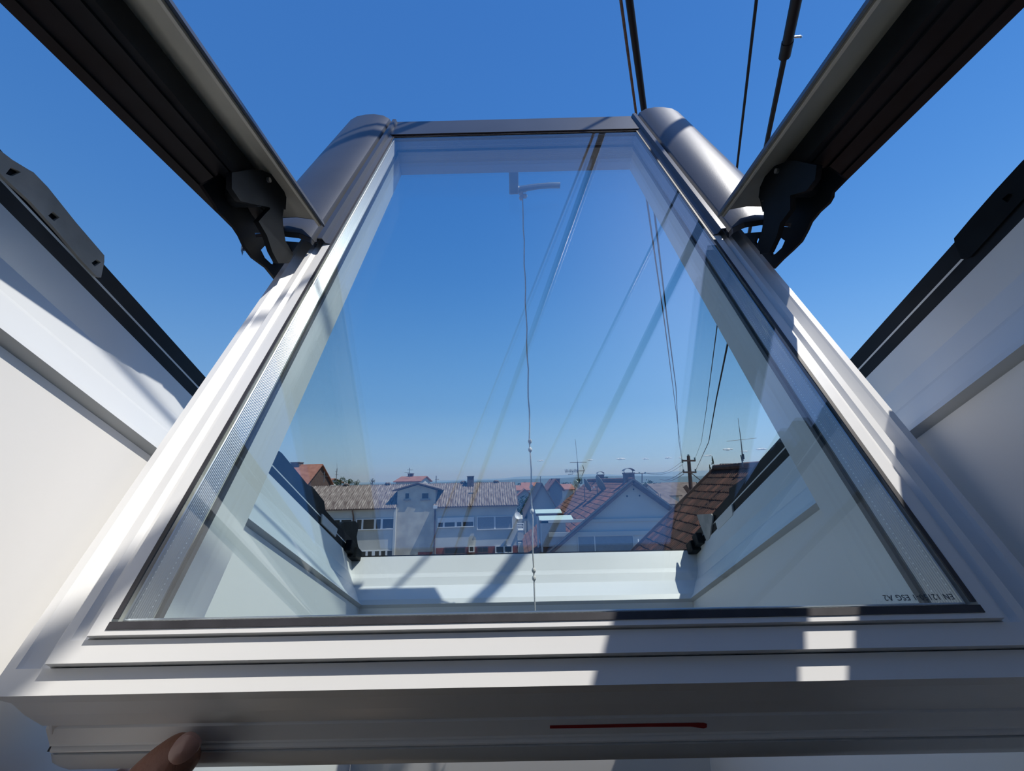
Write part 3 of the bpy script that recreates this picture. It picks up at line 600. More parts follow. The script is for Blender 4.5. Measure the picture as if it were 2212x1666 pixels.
# tower
Yt = YA + .22; zt = Zp(900, 1057, Yt); za = Zp(905, 1045.5, Yt); xm = (xt0 + xt1) / 2 + .1
vs, fs = prism([(xt0, GZ), (xt1, GZ), (xt1, zt - .1), (xm, za - .08), (xt0, zt - .1)], lambda a, b, c: V((a, c, b)), Yt, YA + 4); mesh('tower_wall', vs, fs, M['render2'], A)
for xa, xb in ((xt0 - .38, xm), (xt1 + .55, xm)):
    z0_ = zt - .12 - (.05 if xa > 0 else 0); c = [(xa, Yt - .25, z0_), (xb, Yt - .25, za), (xb, YA + 4, za), (xa, YA + 4, z0_)]
    mesh('tower_roof', [V(p) for p in c] + [V(p) + V((0, 0, .09)) for p in c], [(0, 1, 2, 3), (4, 5, 6, 7), (0, 1, 5, 4), (1, 2, 6, 5), (2, 3, 7, 6), (3, 0, 4, 7)], M['corr'], A)
    mesh('fascia', [V((xa, Yt - .27, z0_ - .02)), V((xb, Yt - .27, za - .02)), V((xb, Yt - .27, za + .1)), V((xa, Yt - .27, z0_ + .1)), V((xa, Yt - .25, z0_ - .02)), V((xb, Yt - .25, za - .02)), V((xb, Yt - .25, za + .1)), V((xa, Yt - .25, z0_ + .1))], [(0, 1, 2, 3), (4, 5, 6, 7), (0, 1, 5, 4), (3, 2, 6, 7)], M['wood'], A)
for (a, c) in ((878.5, 886), (913.5, 927)):
    w1_ = window(A, a - 1, c + 1, 1064, 1078.5, Yt, [(a, c)], depth=.03, fr=M['render2'])
    xs = Xp(a - 3.5, 1080, Yt); xe = Xp(c + 3.5, 1080, Yt); zz = Zp(a, 1081, Yt); MB().box(xs, xe, Yt - .14, Yt, zz, zz + .08).build('window_sill', M['grey'], A)
# wing windows
window(A, 775.5, 855, 1119, 1142.5, YA, [(777.5, 787), (790.7, 812.8), (817.2, 826.6), (831, 853)])
window(A, 720, 768, 1120, 1144, YA, [(722, 728), (731, 742), (745, 766)])
window(A, 784, 852, 1186.5, 1212, YA, [(786, 795), (799.4, 808), (814.4, 823), (827, 836), (840, 850)])
MB().box(Xp(946, 1122, YA), Xp(1024, 1122, YA), YA - .1, YA, Zp(985, 1128, YA), Zp(985, 1117.5, YA)).build('shutter_box', M['wfr'], A)
window(A, 946, 1024, 1126, 1139, YA, [(947.7, 957.3), (961.2, 982.6), (987.3, 996.6), (1000.3, 1022)])
sw = window(A, 1030, 1108.5, 1115.5, 1144.5, YA, [(1032, 1067), (1070.5, 1106)], pane_mat=M['shut'])
window(A, 1012.5, 1025, 1180, 1193, YA - .02, [(1014.5, 1022.5)]); window(A, 1031, 1054.5, 1181, 1195, YA - .02, [(1032.5, 1042), (1043.5, 1053)], fr=M['wood']); window(A, 1069.5, 1107.5, 1180, 1196, YA - .02, [(1072, 1087), (1091, 1105)])
window(A, 960, 1006, 1182, 1197, YA - .02, [(962, 1004)], fr=M['wood'])
MB().box(xt1 + .15, xr, YA - .015, YA, GZ, Zp(1030, 1181.5, YA)).build('cladding_band', M['brick'], A); MB().box(Xp(905, 1195, Yt), Xp(936, 1195, Yt), Yt - .03, Yt, GZ, Zp(920, 1191.5, Yt)).build('door_canopy', M['brick'], A)
MB().tube([(Xp(770, 1100, YA), YA - .28, ze - .2), (Xp(772, 1106, YA), YA - .2, ze - .7), (Xp(770.5, 1118, YA), YA - .08, ze - 1.1), (Xp(769, 1185, YA), YA - .08, GZ + .5)], .06, 8).build('drain_pipe', M['wood'], A, smooth=True)
MB().tube([(xt1 + .02, YA - .12, ze - .3), (xt1 + .02, YA - .12, GZ)], .06, 8).build('drain_pipe', M['wood'], A, smooth=True)
MB().box(xt1 - .12, xt1 + .22, YA - .34, YA - .1, ze - .22, ze + .02).build('gutter_box', M['wfr'], A)
MB().box(xt0 - .17, xt0, YA - .12, YA + .2, GZ, ze - .2).build('pilaster', M['render'], A)
cx0, cx1 = Xp(1015, 1035, YA + 3), Xp(1029, 1035, YA + 3); cz = Zp(1022, 1028.5, YA + 3)
MB().box(cx0, cx1, YA + 2.7, YA + 3.4, ZR - .7, cz).box(cx0 - .04, cx1 + .04, YA + 2.66, YA + 3.44, cz - .06, cz).build('chimney', M['chim'], A)
MB().box(Xp(1016, 1052, YA + 2), Xp(1027, 1052, YA + 2), YA + 1.5, YA + 1.9, ZR - 1.3, ZR - .85).build('roof_hatch', M['grey'], A)
dsh = MB()
for i in range(6):
    pass
def dish(label, px, py, Y, rad, poleh, yaw, group=None, mt=None, arm=True):
    p_ = at(px, py, Y); t = thing('satellite_dish', label, 'satellite dish', tuple(p_ - V((0, 0, poleh))), group)
    d_ = V((math.cos(yaw), math.sin(yaw), .45)).normalized(); a_ = d_.cross(V((0, 0, 1))).normalized(); b_ = a_.cross(d_)
    rows = [[p_ + a_ * rad * r_ * math.cos(k * math.pi / 10) + b_ * rad * 1.1 * r_ * math.sin(k * math.pi / 10) + d_ * (rad * .35 * r_ * r_ - off) for k in range(20)] for r_, off in ((.02, 0), (.35, 0), (.7, 0), (1, 0), (1, .03), (.5, .03), (.02, .03))]
    vs, fs = loft(rows, closed=True); mesh('reflector', vs, fs, mt or M['grey'], t, smooth=True)
    MB().tube([p_ - d_ * .03, p_ - d_ * .12, p_ - d_ * .12 - V((0, 0, poleh))], .025, 6).build('pole', M['grey'], t)
    if arm:
        MB().tube([p_ - b_ * rad, p_ - b_ * rad * .8 + d_ * rad * 1.1], .018, 6).build('feed_arm', M['wfr'], t); MB().box(-.05, .05, -.05, .05, -.05, .05, lambda a, b, c: p_ - b_ * rad * .78 + d_ * rad * 1.1 + V((a, b, c))).build('receiver', M['wfr'], t)
    return t
dish('small white satellite dish on the right corner of the long grey building', 1118, 1115, YA - .1, .28, .4, -1.2, mt=M['wfr'], arm=False)

A.location.y, dy_ = YA, 4
for c_ in A.children: c_.location.y += 4
A.rotation_euler.z = math.radians(4.5)
# ------------------------------------------------------------------ tiles
def tile_mesh(name, w_, l_, ribs, th=.03):
    """one interlocking tile: x across, y up the slope, raised rolls"""
    prof_ = []
    for i in range(ribs):
        c = w_ * (i + .5) / ribs; k = w_ / ribs
        prof_ += [(c - k * .5, .0), (c - k * .22, .004), (c - k * .08, .035), (c + k * .10, .035), (c + k * .24, .004)]
    prof_ += [(w_, .0)]
    rows = [[V((x, 0, h_ + th)) for x, h_ in prof_], [V((x, l_, h_ * .9 + th * .15)) for x, h_ in prof_]]
    low = [[V((x, 0, h_ - .004)) for x, h_ in prof_]]
    vs, fs = loft([low[0]] + rows); me = bpy.data.meshes.new(name); me.from_pydata([tuple(v) for v in vs], [], fs); return me
def tiled(parent, org, ex, ey, L, H, tw, tl, ribs, mt, nparts, key, name='roof_tile', skip=None, mats=None):
    """cover a slope with tiles: ex along the ridge, ey up the slope"""
    if ex.cross(ey).z < 0: org = org + ex * L; ex = -ex
    ez = ex.cross(ey).normalized(); off = wloc(parent); nx, ny = int(L / tw), int(H / tl)
    meshes = []
    for mm in (mats or [mt]): me = tile_mesh(name, tw * .97, tl * 1.12, ribs); me.materials.append(mm); meshes.append(me)
    cells = []
    for j in range(ny):
        for i in range(nx):
            p_ = org + ex * (i * tw + random.uniform(-.004, .004)) + ey * (j * tl + random.uniform(-.01, .01))
            if skip and skip(p_): continue
            cells.append((key(p_), p_, random.uniform(-.02, .02), random.choice(meshes)))
    cells.sort(key=lambda c: c[0]); rest = MB()
    for n_, (k_, p_, tl_, me) in enumerate(cells):
        mtx = Matrix((( ex.x, ey.x, ez.x, 0), (ex.y, ey.y, ez.y, 0), (ex.z, ey.z, ez.z, 0), (0, 0, 0, 1))) @ Matrix.Rotation(tl_, 4, 'Y')
        if n_ < nparts:
            o = bpy.data.objects.new(name, me); link(o, parent); mtx.translation = p_ - off; o.matrix_local = mtx
        else:
            mtx.translation = p_; rest.add([mtx @ v.co for v in me.vertices], [tuple(q.vertices) for q in me.polygons])
    if rest.v: o = rest.build('roof_tiles', mt, parent); o['kind'] = 'stuff'
def camdist(p_): return p_.length

# ------------------------------------------------------------------ pale gable house
YG = 22.0
ap = at(1367, 1037, YG); sl_ = math.radians(37.5); HW = 5.6
Gh = thing('gable_house', 'pale rendered gable house with brown tiled roof and two arched chimney cowls', 'house', (ap.x, YG + 6, GZ))
zE = ap.z - HW * math.tan(sl_); LG = 13.6
vs, fs = prism([(ap.x - HW + .35, GZ), (ap.x + HW - .35, GZ), (ap.x + HW - .35, zE + .1), (ap.x, ap.z - .22), (ap.x - HW + .35, zE + .1)], lambda a, b, c: V((a, c, b)), YG + .35, YG + LG - .2)
mesh('walls', vs, fs, M['blue_render'], Gh)
for sg in (-1, 1):
    ex = V((0, 1, 0)); up = V((-sg * math.cos(sl_), 0, math.sin(sl_))); eave = V((ap.x + sg * HW, YG, zE))
    L_ = HW / math.cos(sl_); nrm = V((sg * math.sin(sl_), 0, math.cos(sl_)))
    c = [eave, eave + ex * LG, eave + ex * LG + up * L_, eave + up * L_]
    mesh('roof_deck', [p - nrm * .05 for p in c] + [p - nrm * .16 for p in c], [(0, 1, 2, 3), (4, 5, 6, 7), (0, 1, 5, 4), (1, 2, 6, 5), (2, 3, 7, 6), (3, 0, 4, 7)], M['wood'], Gh)
    if sg < 0: tiled(Gh, eave - nrm * .05, V((0, 1, 0)), up, LG, L_, .30, .335, 1, M['tile_o'], 300, camdist, mats=[M['tile_o'], M['tile_o'], M['tile_r']])
    else: tiled(Gh, eave + ex * LG - nrm * .05, V((0, -1, 0)), up, LG, L_, .30, .335, 1, M['tile_o'], 0, camdist)
    b = MB(); b.bar(eave - V((0, .04, .03)), eave + up * L_ - V((0, .04, .03)), .05, .22); b.build('barge_board', M['wood'], Gh)
    MB().bar(eave + up * .02 + nrm * .04 - V((0, .05, 0)), eave + up * L_ + nrm * .04 - V((0, .05, 0)), .06, .05).build('verge_trim', M['grey'], Gh)
MB().tube([(ap.x, YG - .05, ap.z + .02), (ap.x, YG + LG, ap.z + .02)], .10, 8).build('ridge_capping', M['tile_o'], Gh)
for x, y in ((1368.5, 1057.5), (1354.6, 1072), (1381.6, 1071)):
    p_ = at(x, y, YG + .34); MB().tube([p_, p_ + V((0, .03, 0))], .045, 10).build('wall_vent', M['black'], Gh)
for y, th in ((1123, .07), (1151.5, .10)):
    p_ = at(1367, y, YG + .3); MB().box(ap.x - 4.4, ap.x + 4.4, YG + .26, YG + .35, p_.z - th, p_.z + th).build('wall_ledge', M['white_wall'], Gh)
sw = window(Gh, 1248.5, 1368.5, 1155.5, 1196, YG + .35, [(1249.5, 1283.5), (1286, 1367.5)], depth=.05, pane_mat=M['shut']); sw.name = 'shutter_window'
window(Gh, 1428, 1470, 1153, 1196, YG + .35, [(1430, 1468)], depth=.05, pane_mat=M['shut'])
pp = at(1382, 1196, YG - .4); pq = at(1378, 1165, YG - .2); MB().bar(pp, pq, .09, .05).build('awning_arm', M['wfr'], Gh)
def cowl(cx0, cx1, top, base, Y, parent):
    x0, x1 = Xp(cx0, base, Y), Xp(cx1, base, Y); zt_ = Zp((cx0 + cx1) / 2, top, Y)
    MB().box(x0, x1, Y - .25, Y + .25, zt_ - 1.2, zt_).box(x0 - .03, x1 + .03, Y - .28, Y + .28, zt_ - .05, zt_ + .02).build('chimney', M['chim'], parent)
    xm_ = (x0 + x1) / 2; r_ = (x1 - x0) / 2 + .03; b = MB(); rows = []
    for k_ in range(9):
        th_ = math.pi * (.12 + .76 * k_ / 8); rows.append([V((xm_ - r_ * 1.15 * math.cos(th_), Y + yy, zt_ + .02 + r_ * .85 * math.sin(th_) * rr)) for yy, rr in ((-.28, 1), (.28, 1), (.28, .94), (-.28, .94))])
    b.add(*loft(rows, closed=True, caps=True)); b.bar((x0 + .03, Y, zt_), (x0 + .0, Y, zt_ + r_ * .5), .03); b.bar((x1 - .03, Y, zt_), (x1, Y, zt_ + r_ * .5), .03); b.build('chimney_cowl', M['grey'], parent)
cowl(1348.5, 1368.5, 1022, 1034, YG + 1.0, Gh); cowl(1291, 1304, 1026, 1036, YG + 9.5, Gh)
# balcony recess with sheet awnings cut into the left slope
ab = thing('roof_balcony', 'roof balcony with two pale green sheet awnings below the tiled slope', 'balcony', tuple(at(1180, 1190, YG + 1)))
for (xa, xb, ya, yb, YY) in ((1156, 1212, 1103, 1107.5, YG + 3.2), (1164, 1236, 1117, 1122, YG + 1.4)):
    zt_ = Zp(xa, ya, YY); x0, x1 = Xp(xa, yb, YY), Xp(xb, yb, YY)
    for i in range(3):
        y0_ = YY - .5 + i * .3; mesh('awning_sheet', [V((x0, y0_, zt_ - .12 + i * .05)), V((x1, y0_, zt_ - .12 + i * .05)), V((x1, y0_ + .27, zt_ - .07 + i * .05)), V((x0, y0_ + .27, zt_ - .07 + i * .05)), V((x0, y0_, zt_ - .15 + i * .05)), V((x1, y0_, zt_ - .15 + i * .05)), V((x1, y0_ + .27, zt_ - .10 + i * .05)), V((x0, y0_ + .27, zt_ - .10 + i * .05))], [(0, 1, 2, 3), (4, 5, 6, 7), (0, 1, 5, 4), (1, 2, 6, 5), (2, 3, 7, 6), (3, 0, 4, 7)], M['poly'], ab)
    for xx in (x0 + .08, x0 + (x1 - x0) * .5): MB().box(xx - .04, xx + .04, YY - .85, YY - .77, zt_ - 1.9, zt_ - .14).build('post', M['wfr'], ab)
    MB().box(x0, x1, YY - .9, YY - .84, zt_ - .24, zt_ - .13).build('rail', M['wood'], ab)
x0, x1 = Xp(1168, 1160, YG + 1.6), Xp(1222, 1160, YG + 1.6)
MB().box(x0, x1 - .1, YG + .5, YG + 4.2, Zp(1190, 1178, YG + 1), Zp(1190, 1123, YG + 1)).build('box_wall', M['shut'], ab)

# ------------------------------------------------------------------ near dark tiled roof on the right
YD = 15.0; rp = at(1546, 1013, YD); sD = math.radians(40.5)
Dh = thing('tiled_house', 'near house with dark red brown ribbed tiles sloping down to the left, beyond the frame', 'house', (rp.x, 9, GZ))
upv = V((math.cos(sD), 0, math.sin(sD))); LD = 12.0; HD = 5.8; ev = rp - upv * HD; ev.y = YD
nD = V((-math.sin(sD), 0, math.cos(sD)))
c = [ev, ev + V((0, -LD, 0)), ev + V((0, -LD, 0)) + upv * HD, ev + upv * HD]
mesh('roof_deck', [p - nD * .04 for p in c] + [p - nD * .14 for p in c], [(0, 1, 2, 3), (4, 5, 6, 7), (0, 1, 5, 4), (1, 2, 6, 5), (2, 3, 7, 6), (3, 0, 4, 7)], M['wood'], Dh)
d2 = [mat('dark_tile_%s' % n_, c1, .8, col2=c2, nscale=6) for n_, c1, c2 in (('a', (.065, .030, .021), (.115, .048, .032)), ('b', (.045, .024, .018), (.08, .038, .028)), ('c', (.12, .05, .033), (.17, .072, .048)))]
tiled(Dh, ev + V((0, -LD, 0)) - nD * .04, V((0, 1, 0)), upv, LD, HD, .25, .335, 2, d2[0], 300, lambda p_: -p_.y + abs(p_.z + 1.4) * .8, mats=[d2[0], d2[1], d2[1], d2[0], d2[2]])
MB().tube([rp + V((0, .05, .04)), rp + V((0, -LD, .04))], .10, 8).build('ridge_capping', d2[0], Dh)
MB().bar(ev + V((0, .03, 0)), rp + V((0, .03, 0)), .05, .16).build('verge_board', M['wood'], Dh)
vs, fs = prism([(rp.x - 4.1, GZ), (rp.x + 4.1, GZ), (rp.x + 4.1, ev.z), (rp.x, rp.z - .2), (rp.x - 4.1, ev.z)], lambda a, b, c: V((a, c, b)), YD - .2, YD - LD); mesh('walls', vs, fs, M['white_wall'], Dh)
c = [V((2 * rp.x - p.x, p.y, p.z)) for p in c]
mesh('rear_slope', c + [p - V((0, 0, .12)) for p in c], [(0, 1, 2, 3), (4, 5, 6, 7), (0, 1, 5, 4), (1, 2, 6, 5), (2, 3, 7, 6), (3, 0, 4, 7)], M['tile_d'], Dh)
p_ = at(1492, 1106, YD - .3); MB().tube([p_, p_ + V((.12, 0, .12)), p_ + V((.26, -.05, .22))], .035, 8).build('vent_pipe', M['wfr'], Dh, smooth=True)

# ------------------------------------------------------------------ aerials
def aerial(label, px, ytop, ybot, Y, yagi=None, cross=(), r=.02, lean=0, group=None, whip=0):
    b_ = at(px, ybot, Y); zt_ = Zp(px, ytop, Y); t = thing('tv_aerial', label, 'aerial', tuple(b_), group)
    top = V((b_.x + lean, Y, zt_)); MB().tube([b_, top], r, 6).build('mast', M['grey'], t)
    for y, x0, x1 in cross:
        z = Zp(px, y, Y); b = MB(); b.tube([(Xp(x0, y, Y), Y, z), (Xp(x1, y, Y), Y + .1, z)], r * .55, 5); b.build('crossbar', M['grey'], t)
    if yagi:
        y, x0, x1, n_ = yagi; z = Zp(px, y, Y); X0, X1 = Xp(x0, y, Y), Xp(x1, y, Y); b = MB(); b.tube([(X0, Y, z), (X1, Y, z)], r * .8, 5)
        for i in range(n_): xx = X0 + (X1 - X0) * .7 * i / n_; b.tube([(xx, Y - .05, z - .11), (xx, Y + .05, z + .11)], r * .5, 4)
        b.tube([(X1, Y, z), (X1 - .12, Y - .3, z + .32)], r * .6, 4); b.tube([(X1, Y, z), (X1 - .12, Y + .3, z - .32)], r * .6, 4); b.tube([(X1 - .12 - .6, Y, z), (X1 - .7, Y, z - .18), (X1 - 1.0, Y, z - .2)], r * .6, 4)
        b.build('yagi', M['grey'], t)
    if whip: MB().tube([top, top + V((-.06, 0, whip))], r * .35, 4).build('whip', M['grey'], t)
    return t
aerial('tall television aerial with long yagi above the dishes on the gable house', 1250, 998, 1046, 26, (1017.3, 1221, 1262, 10), ((999, 1231, 1268),), .03, whip=1.4)
aerial('bent aerial mast with crossbar and looped boom on the near dark tiled ridge', 1606, 983, 1009, 13.0, None, ((953 + 48, 1555, 1609),), .018, lean=-.03)
ta = at(1600, 949, 13.0); rtA = thing('radio_aerial', 'thin whip aerial with long crossbar standing over the near dark tiled ridge', 'aerial', tuple(at(1605, 990, 13.0)))
MB().tube([at(1605, 996, 13.0), at(1600.3, 949, 13.0), at(1594, 903, 13.0)], [.02, .012, .005], 6).build('whip', M['grey'], rtA); MB().tube([at(1570, 953.5, 13.0), at(1634, 946.5, 13.0)], .007, 5).build('crossbar', M['grey'], rtA); MB().tube([at(1606, 992, 13.0), at(1604.5, 981, 13.0)], .035, 8).build('coil', M['black'], rtA)
b = MB(); p0, p1 = at(1556, 1003, 13.05), at(1607, 1001, 13.05)
for i in range(9): q = p0.lerp(p1, i / 9); b.ball(q, .02, 4)
b.build('beads', M['grey'], rtA)
aerial('leftmost thin aerial with crossbar behind the long corrugated roof', 699.5, 1019, 1042, 45, None, ((1029, 692, 709), (1023, 697, 701)), .03)
aerial('thin aerial with small boxes standing beside the left tree line', 726, 1012, 1042, 44, None, ((1025.5, 724, 730), (1019, 724, 728)), .035, whip=.5)
aerial('double armed aerial on the small red roof behind the stair tower', 884, 1011, 1032, 62, None, ((1015.5, 879, 892), (1020.5, 873.5, 885)), .045)
aerial('short aerial just right of the stair tower ridge', 942, 1028, 1043, 40, None, ((1036, 940, 948),), .04)
aerial('thin aerial mast over the far red roofs left of the white cord', 1168, 1029, 1052, 60, None, ((1030.5, 1166, 1170),), .05)
# dishes on the slope
dish('large grey satellite dish on the brown slope, right one of the pair', 1293, 1049, 26.0, .52, 1.1, .15)
dish('grey satellite dish on the brown slope, left one of the pair', 1265.5, 1050, 27.5, .40, 1.0, .15)
dish('pale edged satellite dish by the foot of the tall yagi aerial', 1244.5, 1047, 29.0, .27, .6, .5, mt=M['poly'])

# ------------------------------------------------------------------ power pole
pole = thing('power_pole', 'dark wooden power pole with two crossarms carrying the overhead cables', 'pole', tuple(at(1497, 1150, Yp)))
MB().tube([at(1487, 985, Yp), at(1500, 1150, Yp)], [.10, .14], 10).build('post', M['wood'], pole, smooth=True)
for y, x0, x1 in ((995.5, 1475, 1502), (1020.5, 1476, 1504)): MB().bar(at(x0, y, Yp - .12), at(x1, y, Yp - .12), .08, .10).build('crossarm', M['wood'], pole)
for p_ in (iA1, iA2, iB, iC): MB().tube([p_ + V((0, 0, .10)), p_ - V((0, 0, .12))], [.05, .06], 8).build('insulator', M['copper'], pole)
MB().bar(at(1479, 1050, Yp - .1), at(1492, 1068, Yp - .1), .10, .25).bar(at(1492, 1060, Yp - .1), at(1500, 1071, Yp), .05).build('strut', M['wood'], pole)
MB().tube([at(1487, 985, Yp), at(1487, 982, Yp)], .06, 8).build('cap', M['copper'], pole)
for i, (a, b2, x, y, lb) in enumerate(((996, 1474, 1395, 1022, 'upper'), (1004, 1474, 1392, 1022, 'second'), (1018, 1476, 1424, 1035, 'third'), (1024, 1477, 1428, 1036, 'lowest'))):
    p0, p1 = at(b2, a, Yp), at(x, y, YG + 1.5 if i < 2 else 48); ps = [p0.lerp(p1, k / 8) - V((0, 0, .3 * math.sin(math.pi * k / 8))) for k in range(9)]
    o = MB().tube(ps, .012 if i < 2 else .018, 5).build('service_wire', M['grey']); tag(o, '%s of the four thin wires running left from the power pole' % lb, 'wire')
ws = MB(); p0, p1 = at(1492, 1021, Yp), at(1540, 1053, 34); ws.tube([p0.lerp(p1, k / 4) - V((0, 0, .1 * math.sin(math.pi * k / 4))) for k in range(5)], .03, 5); tag(ws.build('twisted_cable', M['cable']), 'twisted thick cable sloping down right from the power pole', 'cable')
rs = thing('roof_stand', 'small metal wire stand beside the right arched chimney cowl', 'stand', tuple(at(1387, 1034, YG + 1.5)))
MB().tube([at(1369, 1023, YG + 1.4), at(1395, 1022.5, YG + 1.5)], .03, 6).build('bar', M['grey'], rs); MB().tube([at(1387, 1023, YG + 1.5), at(1387, 1045, YG + 1.5)], .025, 6).build('post', M['grey'], rs)
for x in (1381, 1394): MB().tube([at(x, 1023.5, YG + 1.45), at(x, 1020, YG + 1.45)], .04, 6).build('insulator', M['copper'], rs)

# ------------------------------------------------------------------ other houses
house('steep red tiled gable house with broad chimney, far left behind the frame', 608, 661, 1006, 1046, 52, 'x', M['tile_r'], M['wood'], 7, chim=(642, 999, 1.1))
house('low red roofed house left of the tree line, behind the corrugated roof', 662, 699, 1036, 1044, 66, 'x', M['tile_r'], M['white_wall'], 7)
house('small pale red roofed house behind the stair tower', 855, 905, 1031, 1041, 60, 'x', M['tile_r'], M['white_wall'], 8, chim=(887.5, 1023, .7))
house('white house with steep brown roof just left of the pale green awnings', 1139, 1206, 1046, 1106, 36.6, 'y', M['tile_g'], M['white_wall'], 9)
house('dark walled house with small gable peak and block chimney behind the white cord', 1187, 1214, 1037, 1054, 46, 'y', M['tile_r'], M['shut'], 8, chim=(1200, 1034, .9))
house('red roofed house between the grey building and the white house, nearest one', 1116, 1142, 1050, 1060, 70, 'x', M['tile_r'], M['white_wall'], 8)
house('red roofed house far off, right beside the corner of the long grey roof', 1118, 1150, 1058, 1072, 58, 'y', M['tile_r'], M['white_wall'], 7)
house('wide red roof far away under the hills, left of the white cord', 1128, 1168, 1043, 1051, 120, 'x', M['tile_r'], M['white_wall'], 14)
house('small red roofed house seen between block chimney and left dish', 1215, 1238, 1047, 1058, 62, 'x', M['tile_r'], M['white_wall'], 8)
house('grey pink roofed house just right of the pale gable wall', 1432, 1466, 1046, 1071, 48, 'x', M['tile_g'], M['white_wall'], 9)
house('lower grey roofed house tucked behind the right slope of the pale gable', 1420, 1462, 1069, 1090, 38, 'x', M['tile_g'], M['white_wall'], 7)
bh = house('brown roofed house behind the power pole with skylight and dark chimney', 1463, 1535, 1043, 1084, 58.5, 'x', M['tile_g'], M['white_wall'], 10, chim=(1477.5, 1044, .6))
for x in (1467, 1481):
    MB().box(0, 1, 0, 1, 0, 1, lambda a, b, c: at(x + 11 * a + 2 * b, 1085 - 9 * b, 59.4 + 2.2 * b) + V((0, 0, .12 + .08 * c))).build('skylight', M['poly'], bh)
random.seed(11)
placed = []
for i in range(60):
    Y = random.uniform(130, 420); px = [1128, 1145, 1185, 1225, 1410, 1425, 1445, 1460, 1500, 1530][i % 10] + random.uniform(-9, 9); zr = GZ - (Y - 60) * .012 + 6.0
    if any(abs((px - 1110) / 900 * Y - a_) < 13 and abs(Y - b_) < 13 for a_, b_ in placed) or len(placed) >= 26: continue
    placed.append(((px - 1110) / 900 * Y, Y))
    x0 = (px - 1110) / 900 * Y; t = thing('house', 'tiny far red roofed village house below the hills', 'house', (x0, Y, zr - 8), 'distant village houses')
    gable_walls(t, x0 - 5, x0 + 5, Y, Y + 9, zr - 12, zr - 3, zr, random.choice('xy'), M['white_wall']); gable_roof(t, x0 - 5, x0 + 5, Y, Y + 9, zr - 3, zr, random.choice('x'), random.choice([M['tile_r'], M['tile_r'], M['tile_g']]))
# balcony between the two big buildings
bl = thing('balcony', 'white concrete balcony with thin metal railing beside the grey building', 'balcony', tuple(at(1124, 1170, 34)))
MB().box(Xp(1118.5, 1150, 34), Xp(1131, 1150, 34), 34, 35.6, Zp(1125, 1168, 34), Zp(1125, 1146, 34)).build('parapet', M['white_wall'], bl)
MB().box(Xp(1118.5, 1150, 34), Xp(1131, 1150, 34), 33.8, 35.6, GZ, Zp(1125, 1171, 34)).build('base_wall', M['render'], bl)
b = MB(); 
for y in (1131, 1137, 1142): b.tube([at(1117, y, 34), at(1131, y, 34)], .03, 5)
for x in (1118, 1131): b.tube([at(x, 1131, 34), at(x, 1146, 34)], .03, 5)
b.build('railing', M['wfr'], bl); MB().box(Xp(1116, 1120, 37), Xp(1142, 1120, 37), 37, 41, Zp(1125, 1126, 37), Zp(1125, 1121, 37)).build('flat_roof', M['white_wall'], bl)

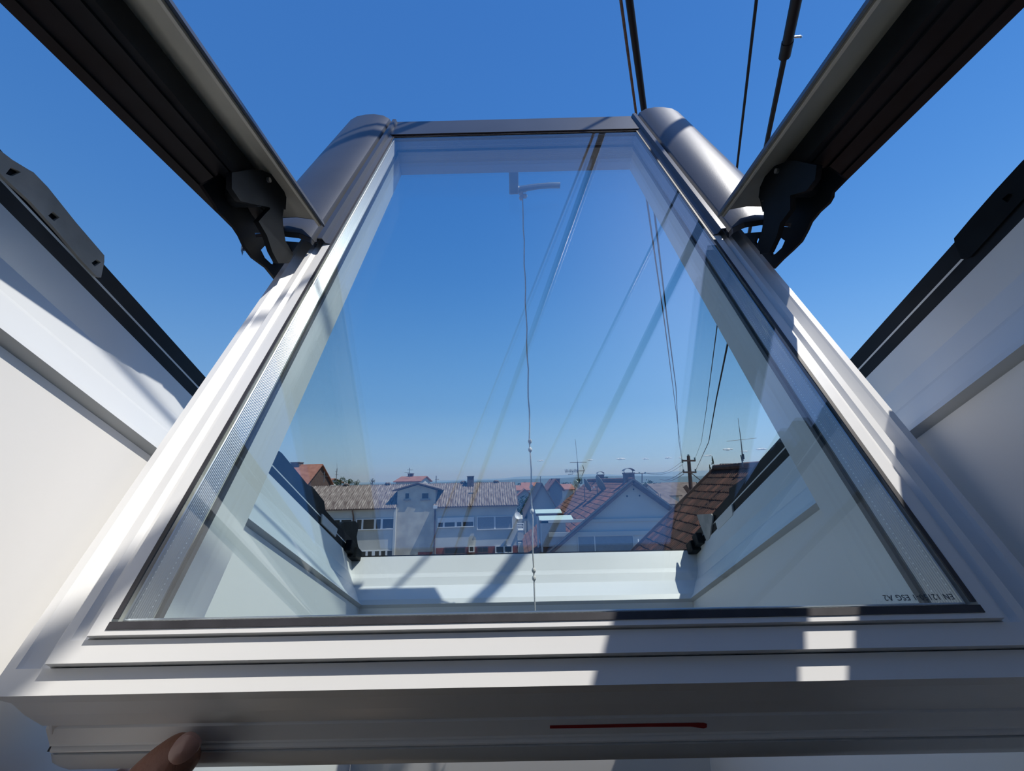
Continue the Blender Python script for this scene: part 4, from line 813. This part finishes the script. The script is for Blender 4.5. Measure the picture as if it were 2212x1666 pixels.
# ------------------------------------------------------------------ trees
def tree(label, px, ytop, ybot, wpx, Y, mt, n=260, conifer=False, group=None, name='tree'):
    random.seed(int(px * 7 + Y)); base = at(px, ybot, Y); top = Zp(px, ytop, Y); H = top - base.z; Wd = wpx * Y / 900 / 2
    t = thing(name, label, 'tree', tuple(base), group)
    MB().tube([(base.x, Y, min(GZ - 2, base.z)), (base.x, Y, base.z + H * .6)], max(.05, Wd * .06), 6).build('trunk', M['bark'], t)
    b = MB(); s_ = max(.05, Wd * (.10 if not conifer else .14))
    for i in range(n):
        if conifer: h_ = random.random() ** 1.3; rr = Wd * (1 - h_) * random.uniform(.4, 1); th_ = random.uniform(0, 6.28); c = V((base.x + rr * math.cos(th_), Y + rr * math.sin(th_), base.z + H * h_))
        else:
            lobe = i % 5; lc = V((base.x + Wd * .45 * math.cos(lobe * 1.3 + px), Y + Wd * .3 * math.sin(lobe * 1.3), base.z + H * (.5 + .16 * math.sin(lobe * 2.1 + px)))); d_ = V((random.gauss(0, 1), random.gauss(0, 1), random.gauss(0, 1))).normalized() * random.uniform(.6, 1); c = lc + V((d_.x * Wd * .55, d_.y * Wd * .55, d_.z * H * .34))
        for k_ in range(2):
            a = V((random.gauss(0, 1), random.gauss(0, 1), random.gauss(0, 1))).normalized(); e_ = a.orthogonal().normalized(); f_ = a.cross(e_)
            b.add([c + e_ * s_, c + f_ * s_ * .7, c - e_ * s_, c - f_ * s_ * .7], [(0, 1, 2, 3)])
    o = b.build('foliage', mt, t); o['kind'] = 'stuff'; return t
for px, yt, wd, lb in ((708, 1036, 18, 'leftmost low bush of the green tree line above the corrugated roof'), (733, 1029.5, 26, 'tallest broad tree of the green line above the corrugated roof'), (754, 1034, 20, 'middle sized tree right of the tallest one above the corrugated roof'), (770, 1036, 14, 'smallest rightmost tree of the green line above the corrugated roof')):
    tree(lb, px, yt, 1050, wd, 60, M['leaf'], 200)
tree('lone round dark treetop above the corrugated roof, halfway to the tower', 804, 1033, 1048, 13, 60, M['leaf2'], 120)
tree('dark treetop beside the small chimney behind the tower roof', 895, 1027, 1045, 12, 75, M['leaf'], 120)
tree('tall bluish green tree between grey building and white house, upper one', 1131, 1066, 1112, 32, 54, M['leaf'], 260)
tree('lower bluish green tree directly beside the grey building corner', 1128, 1088, 1125, 34, 49, M['leaf'], 260)
tree('round dark green tree behind the right slope of the pale gable', 1402, 1033, 1082, 34, 68, M['leaf'], 320)
tree('lighter green tree at the foot of the round dark one', 1422, 1044, 1090, 28, 62, M['leaf'], 240)
tree('green palm like bush at the foot of the tall yagi aerial', 1251, 1032, 1052, 18, 38, M['leaf'], 160)
tree('dark tree beside the left arched chimney cowl', 1310, 1027, 1042, 10, 40, M['leaf'], 100)
tree('pointed dark conifer left of the near dark tiled ridge', 1545, 986, 1040, 17, 40, M['leaf2'], 320, True)
tree('low bushy conifer leaning against the tall pointed conifer', 1538, 1004, 1045, 18, 38, M['leaf2'], 240, True)
tree('green garden tree under the skylights behind the power pole', 1478, 1083, 1112, 26, 34.5, M['leaf'], 240)
for i, (px, Y, wd, yt) in enumerate(((1128, 160, 24, 1041), (1160, 170, 22, 1042), (1192, 180, 28, 1041), (1222, 190, 30, 1041), (1420, 170, 26, 1042), (1452, 180, 30, 1041), (1500, 160, 30, 1042), (1528, 170, 22, 1043))):
    tree('far dark treetop among the village roofs below the hills', px, yt, 1052, wd, Y, M['leaf2'], 90, group='far village trees')
